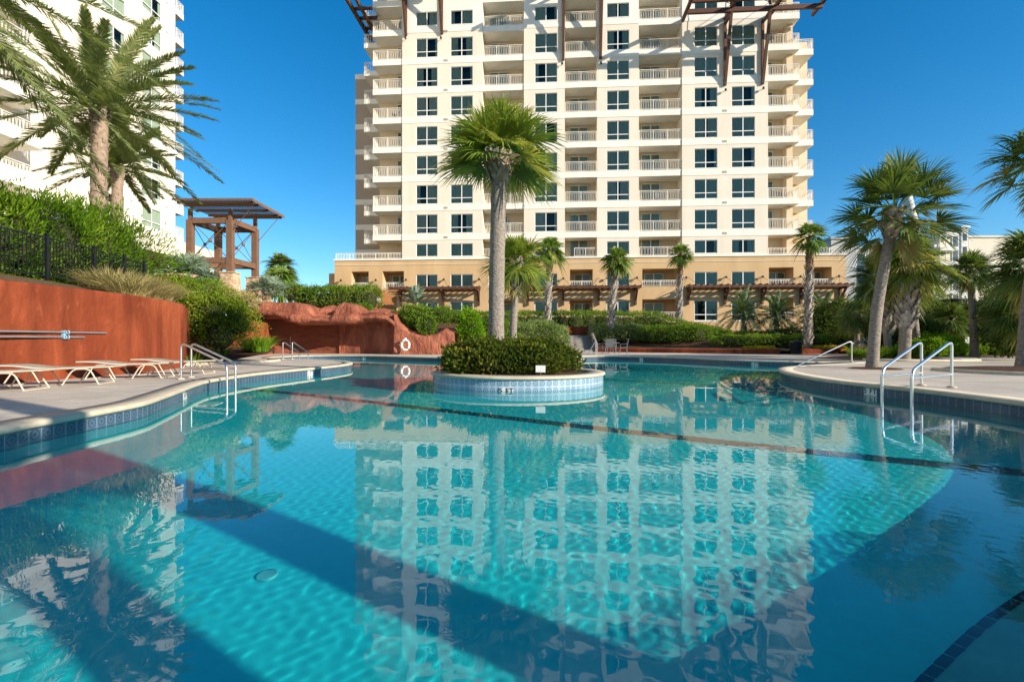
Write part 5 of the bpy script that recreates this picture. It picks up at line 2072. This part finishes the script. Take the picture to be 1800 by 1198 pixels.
shrub('oleander_hedge', 'long bright green oleander hedge behind the black fence', 'hedge',
      row((-15.6, 6.5), (-15.4, 19.6), 9, 1.75, 2.5, 5.5, .07, 3) + row((-15.0, 8), (-15.0, 19.2), 8, 1.1, 2.5, 4.6, .12, 5), 62000, 'oleander', .22, .021, 101, lump=.2, up=.8, inner=.7, drop=.8)
shrub('island_shrub', 'rounded reddish green hawthorn shrubs filling the pool island', 'shrub',
      [(-.75, 12.5, .55, .85, 1.0, .46), (.45, 12.4, .58, .9, 1.05, .44), (-.2, 12.0, .50, 1.2, .72, .40), (1.05, 12.85, .52, .62, .85, .36), (-.95, 13.0, .52, .65, .85, .40), (.2, 13.5, .55, 1.2, .85, .40)], 24000, 'islandbush', .098, .027, 102, lump=.17, up=.6, inner=.72)
shrub('shrub', 'large yellow green shrub where the red wall ends', 'shrub',
      [(-11.5, 19.6, 1.65, 1.2, 1.2, 1.15), (-11.0, 19.3, 1.2, .9, .9, .85), (-12.1, 19.4, 1.9, .85, 1.0, .85), (-10.6, 19.8, 1.7, .65, .8, .75), (-11.3, 19.2, 2.15, .8, .8, .55)], 18000, 'yellowbush', .10, .026, 103, lump=.24, inner=.55,
      stems=[([(-11.2, 19.6, .2), (-11.0, 19.5, .9), (-10.8, 19.3, 1.5)], .03), ([(-11.4, 19.6, .2), (-11.7, 19.4, 1.0)], .035)])
for i, (lab, bl_, lf, n_, sd) in enumerate((
        ('low yellow green shrub on the terrace just past the dry grass', [(-13.3, 20.3, 3.0, .8, .8, .5), (-12.9, 19.2, 2.8, .6, .7, .45)], 'yellowbush', 4500, 110),
        ('mixed low shrub on the terrace above the yellow green bush', [(-14.0, 22.8, 3.3, .9, 1.0, .5), (-13.7, 21.6, 3.0, .6, .6, .45)], 'hedge', 4500, 111),
        ('straw coloured low shrub on the terrace below the pavilion', [(-14.8, 25.4, 3.3, 1.0, 1.0, .6), (-15.4, 24.2, 3.2, .7, .7, .5)], 'drygrass', 4500, 112),
        ('brownish low shrub on the terrace at the start of the rockwork', [(-14.9, 28.0, 3.1, .9, .9, .6)], 'drygrass', 3500, 113))):
    shrub('low_shrub', lab, 'shrub', bl_, n_, lf, .11, .02, sd, lump=.25, inner=.5, up=.8)
shrub('hedge', 'clipped dark green hedge on top of the grotto', 'hedge', row((-14.3, 36.3), (-10.0, 35.9), 6, .85, 2.9, 4.85, .06, 8), 14000, 'hedge', .12, .032, 120, 3, lump=.12)
shrub('hedge', 'yellowish end of the clipped hedge nearest the silvery palmetto', 'hedge', [(-15.3, 37.2, 4.2, .9, .9, .72)], 4000, 'yellowbush', .12, .03, 121, 2.6)
shrub('hedge', 'small dark shrub drooping over the grotto notch below the timber screen', 'shrub', [(-10.3, 34.9, 3.1, .8, .6, .42)], 3500, 'hedge', .12, .03, 122)
shrub('hedge', 'dark hedge draping over the red rock above the ring buoy', 'hedge', [(-6.6, 33.4, 2.72, .75, .9, .58), (-5.8, 33.0, 2.45, .95, .9, .75), (-5.35, 32.2, 2.05, .6, .5, .65), (-4.6, 33.2, 2.7, .8, .9, .5)], 12000, 'hedge', .12, .03, 123, lump=.2, drop=.9)
shrub('hedge', 'long low dark hedge behind the draping one, below the podium windows', 'hedge', row((-7.5, 36.5), (-.5, 37.5), 7, .9, 2.2, 3.15, .06, 9), 9000, 'hedge', .13, .034, 124, 2.8)
shrub('shrub', 'bright lime green upright shrub beside the red rock end', 'shrub', [(-2.75, 33.2, 1.75, .78, .7, 1.2), (-2.3, 33.1, 1.2, .55, .55, .75)], 8000, 'hedgebright', .12, .036, 125, 2.6, lump=.14)
shrub('shrub', 'pale variegated mound between the island palms and the stairs', 'shrub', [(2.0, 36.3, 1.55, 1.3, 1.0, .85), (3.2, 37.0, 1.25, .85, .9, .8), (.7, 35.8, 1.4, 1.0, .9, .85)], 15000, 'variegated', .12, .032, 126, 2.4, lump=.14)
shrub('shrub', 'grey green mound seen beside the main island trunk', 'shrub', [(-1.1, 35.3, 1.7, .95, .9, .95), (-.2, 34.7, 1.0, .9, .7, .6)], 9000, 'hedge', .12, .03, 127, 2.3)
shrub('hedge', 'long clipped upper hedge along the podium above the stairs', 'hedge', row((.6, 43.6), (12.4, 44.6), 11, 1.15, 1.6, 3.5, .03, 10) + row((12.8, 44.2), (15.6, 42.5), 4, 1.1, 1.5, 3.2, .04, 11, 2.3), 22000, 'hedge', .14, .036, 128, 3.4, lump=.09)
shrub('hedge', 'pale clipped lower hedge behind the patio table', 'hedge', row((7.2, 41.2), (9.6, 40.8), 3, 1.05, .7, 2.25, .04, 12), 9000, 'variegated', .12, .034, 129, 3, lump=.1)
shrub('hedge', 'green middle part of the lower hedge past the patio table', 'hedge', row((10.8, 40.3), (14.2, 39.2), 4, 1.15, .6, 2.2, .06, 13), 12000, 'hedge', .13, .034, 130, 2.8, lump=.12)
shrub('shrub', 'rounded shrub at the low end of the lower hedge', 'shrub', [(15.9, 39.4, 1.2, 1.0, .9, .7)], 5000, 'hedge', .13, .034, 131)
shrub('hedge', 'low dark clipped hedge behind the flower bed and litter bin', 'hedge', row((15.6, 36.8), (21.3, 36.0), 6, 1.0, .5, 1.45, .05, 14), 12000, 'hedge', .12, .03, 132, 3)
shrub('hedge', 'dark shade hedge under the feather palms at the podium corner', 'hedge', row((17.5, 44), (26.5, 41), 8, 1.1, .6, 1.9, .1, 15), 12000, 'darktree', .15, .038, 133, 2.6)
shrub('shrub', 'light green flowering shrub in the curved bed behind the handrails', 'shrub', [(18.4, 22.6, .62, .75, .6, .45), (19.5, 23.3, .75, .85, .7, .5), (17.7, 22.9, .5, .5, .5, .35)], 9000, 'hedgebright', .11, .03, 134, lump=.22, up=.7, inner=.55)
# dark trees closing the far side
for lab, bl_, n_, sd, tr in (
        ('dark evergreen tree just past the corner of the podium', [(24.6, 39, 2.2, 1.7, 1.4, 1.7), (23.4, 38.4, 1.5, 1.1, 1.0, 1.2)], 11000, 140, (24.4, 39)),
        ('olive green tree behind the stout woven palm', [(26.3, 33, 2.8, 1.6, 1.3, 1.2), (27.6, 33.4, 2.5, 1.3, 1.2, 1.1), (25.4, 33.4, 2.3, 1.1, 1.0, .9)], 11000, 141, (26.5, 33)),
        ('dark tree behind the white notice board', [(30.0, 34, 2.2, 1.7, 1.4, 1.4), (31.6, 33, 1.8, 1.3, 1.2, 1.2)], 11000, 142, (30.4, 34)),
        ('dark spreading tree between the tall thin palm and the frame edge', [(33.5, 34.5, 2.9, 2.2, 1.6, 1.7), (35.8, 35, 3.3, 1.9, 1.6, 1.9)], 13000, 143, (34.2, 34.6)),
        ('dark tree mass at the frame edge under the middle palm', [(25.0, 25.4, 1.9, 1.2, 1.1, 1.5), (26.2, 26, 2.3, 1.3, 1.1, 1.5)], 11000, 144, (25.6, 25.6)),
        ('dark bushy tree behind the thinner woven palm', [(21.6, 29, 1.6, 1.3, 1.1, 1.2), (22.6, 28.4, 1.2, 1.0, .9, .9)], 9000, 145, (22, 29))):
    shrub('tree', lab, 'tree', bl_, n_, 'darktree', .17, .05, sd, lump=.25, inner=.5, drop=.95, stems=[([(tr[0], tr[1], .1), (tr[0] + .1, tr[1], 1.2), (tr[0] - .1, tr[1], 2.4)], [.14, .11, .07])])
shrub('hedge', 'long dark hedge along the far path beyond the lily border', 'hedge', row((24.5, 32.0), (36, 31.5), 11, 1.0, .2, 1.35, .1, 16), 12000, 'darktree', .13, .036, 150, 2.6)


# ------------------------------------------------------------------ grasses, lilies, flowers
def blades(name, label, cat, spots, n, h, spread, leaf, seed, wid=.012, curl=.5, group=None, kind=None, plume=0):
    g = np.random.default_rng(seed)
    S_ = np.array(spots, float)
    w_ = g.integers(0, len(S_), n)
    a = g.uniform(0, 2 * math.pi, n)
    rr = spread * np.sqrt(g.uniform(0, 1, n))
    base = S_[w_] + np.stack([rr * np.cos(a) * .5, rr * np.sin(a) * .5, np.zeros(n)], 1)
    out = np.stack([np.cos(a), np.sin(a), np.zeros(n)], 1)
    hh = h * g.uniform(.5, 1.15, n)
    lean = g.uniform(.15, 1.0, n) * curl
    st = np.array([0, .35, .7, 1.0])
    P = base[:, None] + out[:, None] * (lean[:, None] * hh[:, None] * st ** 1.8)[..., None]
    P[..., 2] += hh[:, None] * (st - .38 * lean[:, None] * st ** 2.6)
    wv = norm(np.cross(out, [0, 0, 1.]) + g.normal(size=(n, 3)) * .3)
    V, F = strips(P, wv[:, None], np.repeat(np.array([[.8, 1, .8, .1]]) * wid, n, 0))
    T = np.repeat(np.clip(g.normal(.5, .2, n), 0, 1), 8)
    o = np_mesh(name, V, F, MT[leaf], None, None, T)
    return tag(o, label, cat, group, kind)


dg = [((-10.9, 14.6), 'dry ornamental grass tuft leaning over the red wall edge'), ((-11.7, 14.9), 'dry ornamental grass tuft close to the black fence'),
      ((-11.3, 15.7), 'pale dry ornamental grass tuft with the most blades over the wall'), ((-12.3, 16.4), 'dry ornamental grass tuft at the end post of the black fence'), ((-11.9, 17.2), 'greenish dry grass tuft where the red wall bends away'), ((-12.9, 18.2), 'greenish dry grass tuft before the timber railing')]
for i, ((x, y), lab) in enumerate(dg):
    blades('ornamental_grass', lab, 'grass tuft', [(x, y, z_left(x, y) - .03)], 1700, .85, .9, 'drygrass', 200 + i, .007, 1.1, 'dry grass tufts on top of the red wall')
for i, ((x, y), lab, n_, h_) in enumerate((((-10.35, 21.0), 'bright lime lily clump at the corner of the mulch bed', 420, .75), ((-10.9, 21.5), 'smaller lime lily clump behind the bright one', 260, .6), ((-11.2, 17.9), 'tiny lime lily tuft behind the lounger side handrails', 90, .5), ((-11.75, 20.6), 'thin lily tuft under the large shrub', 120, .5),
                                 ((15.9, 22.6), 'green lily clump beside the base of the leaning palm', 260, .55), ((17.0, 23.3), 'broad green lily clump in front of the stout palm', 420, .6), ((16.2, 24.0), 'green lily clump under the thinner woven palm', 260, .6), ((14.2, 13.4), 'sparse tuft in the mulch bed at the frame edge', 50, .35))):
    z = z_bed(x, y) if x < 0 else .25
    blades('lily_clump', lab, 'lily', [(x, y, z)], n_, h_, .7, 'lily', 220 + i, .014, .9, 'strap leaved lily clumps')
blades('lily_border', 'long green border of strap leaved lilies along the far path', 'border', [(x, 28.4 + .5 * math.sin(x) + .7 * (x % .8), .2) for x in np.arange(23.4, 33, .22)], 5200, .75, .5, 'lily', 240, .016, .8, kind='stuff')
for lab, pts, sd in (('yellow flower bed on the low red wall by the litter bin', [(15.6 + .13 * i, 34.0 - .09 * i + .3 * (i % 3), .55) for i in range(11)], 250), ('yellow flower bed behind the litter bin and the sloping handrail', [(18.9 + .18 * i, 33.6 + .2 * (i % 3), .58) for i in range(18)], 251)):
    g = np.random.default_rng(sd)
    shrub('flower_bed', lab, 'flower bed', [(x, y, z, .3, .3, .16) for x, y, z in pts], 3600, 'flower', .05, .024, sd, core=False, kind='stuff', inner=.3)

# ------------------------------------------------------------------ beds on the palm side
def kerb(name, pts, label, closed=False):
    P = smooth_path([(*p, .215) for p in pts], 6, closed)
    m = MB()
    if closed:
        P = list(P) + [P[0]]
    m.tube([(p[0], p[1], .225) for p in P], .075, 8)
    return tag(m.build(name, MT['coping']), label, 'kerb')


def mulch_disc(c, r, h, ry=None):
    m = MB()
    ry = ry or r
    k = 40
    vs, fs = [(c[0], c[1], .215 + h)], []
    for j, (f, z) in enumerate(((.5, h * .8), (.85, h * .4), (1, -.01))):
        for i in range(k):
            a = 2 * math.pi * i / k
            ww = 1 + .06 * math.sin(3 * a + c[0]) + .04 * math.sin(7 * a)
            vs.append((c[0] + r * f * ww * math.cos(a), c[1] + ry * f * ww * math.sin(a), .215 + z))
    fs += [(0, 1 + i, 1 + (i + 1) % k) for i in range(k)]
    for j in range(2):
        fs += [(1 + j * k + i, 1 + (j + 1) * k + i, 1 + (j + 1) * k + (i + 1) % k, 1 + j * k + (i + 1) % k) for i in range(k)]
    m.add(vs, fs, 0, True)
    return tag(m.build('planting_bed', MT['mulch']), kind='structure')


mulch_disc((10.97, 15.5), .72, .05)
mulch_disc((17.8, 24.3), 3.1, .10, 2.9)
mulch_disc((14.2, 13.9), 2.1, .14, 2.0)
mulch_disc((28.6, 28.8), 6.0, .06, 1.5)
kerb('bed_kerb', [(15.2, 22.2), (16.2, 21.35), (17.8, 21.1), (19.6, 21.6), (20.8, 22.8)], 'pale curved kerb of the bed behind the big handrails')
kerb('bed_kerb', [(12.0, 14.6), (12.0, 13.2), (12.8, 12.0), (14.2, 11.6), (15.8, 12.0)], 'pale curved kerb of the mulch bed at the frame edge')
kerb('bed_kerb', [(-11.6, 16.95), (-10.98, 17.8), (-10.5, 19.3), (-9.72, 20.35), (-9.85, 21.65), (-10.8, 22.7)], 'pale curved kerb of the mulch bed under the large shrub')

lp = empty('path_light', (25.75, 30, .2), 'dark path light with a flat disc top among the far palms', 'lamp')
m = MB()
m.tube([(0, 0, 0), (0, 0, 3.0)], .13, 10)
m.build('post', MT['blackmetal'], lp)
m = MB()
m.lathe((0, 0, 3.15), [(.02, -.15), (.06, .0), (.62, .06), (.64, .10), (.30, .17), (.001, .18)], 24)
m.build('lamp_shade', MT['lampdark'], lp)
nb = empty('notice_sign', (26.4, 29.8, .2), 'white notice board in front of the dark trees by the path light', 'sign')
m = MB()
m.box(-.05, -.01, -.03, .03, 0, 1.05)
m.box(.30, .34, -.03, .03, 0, 1.05)
m.build('post', MT['blackmetal'], nb)
m = MB()
m.box(-.08, .40, -.06, -.031, .45, 1.08)
m.build('notice_board', MT['whiteplastic'], nb)

for o in S.objects:
    if o.name.split('.')[0] in ('pool_floor', 'pool_wall', 'pool_floor_stripe', 'pool_bench', 'rim', 'grate', 'tiled_wall', 'tile_face', 'rail', 'lettering'):
        o.cycles.is_caustics_receiver = True
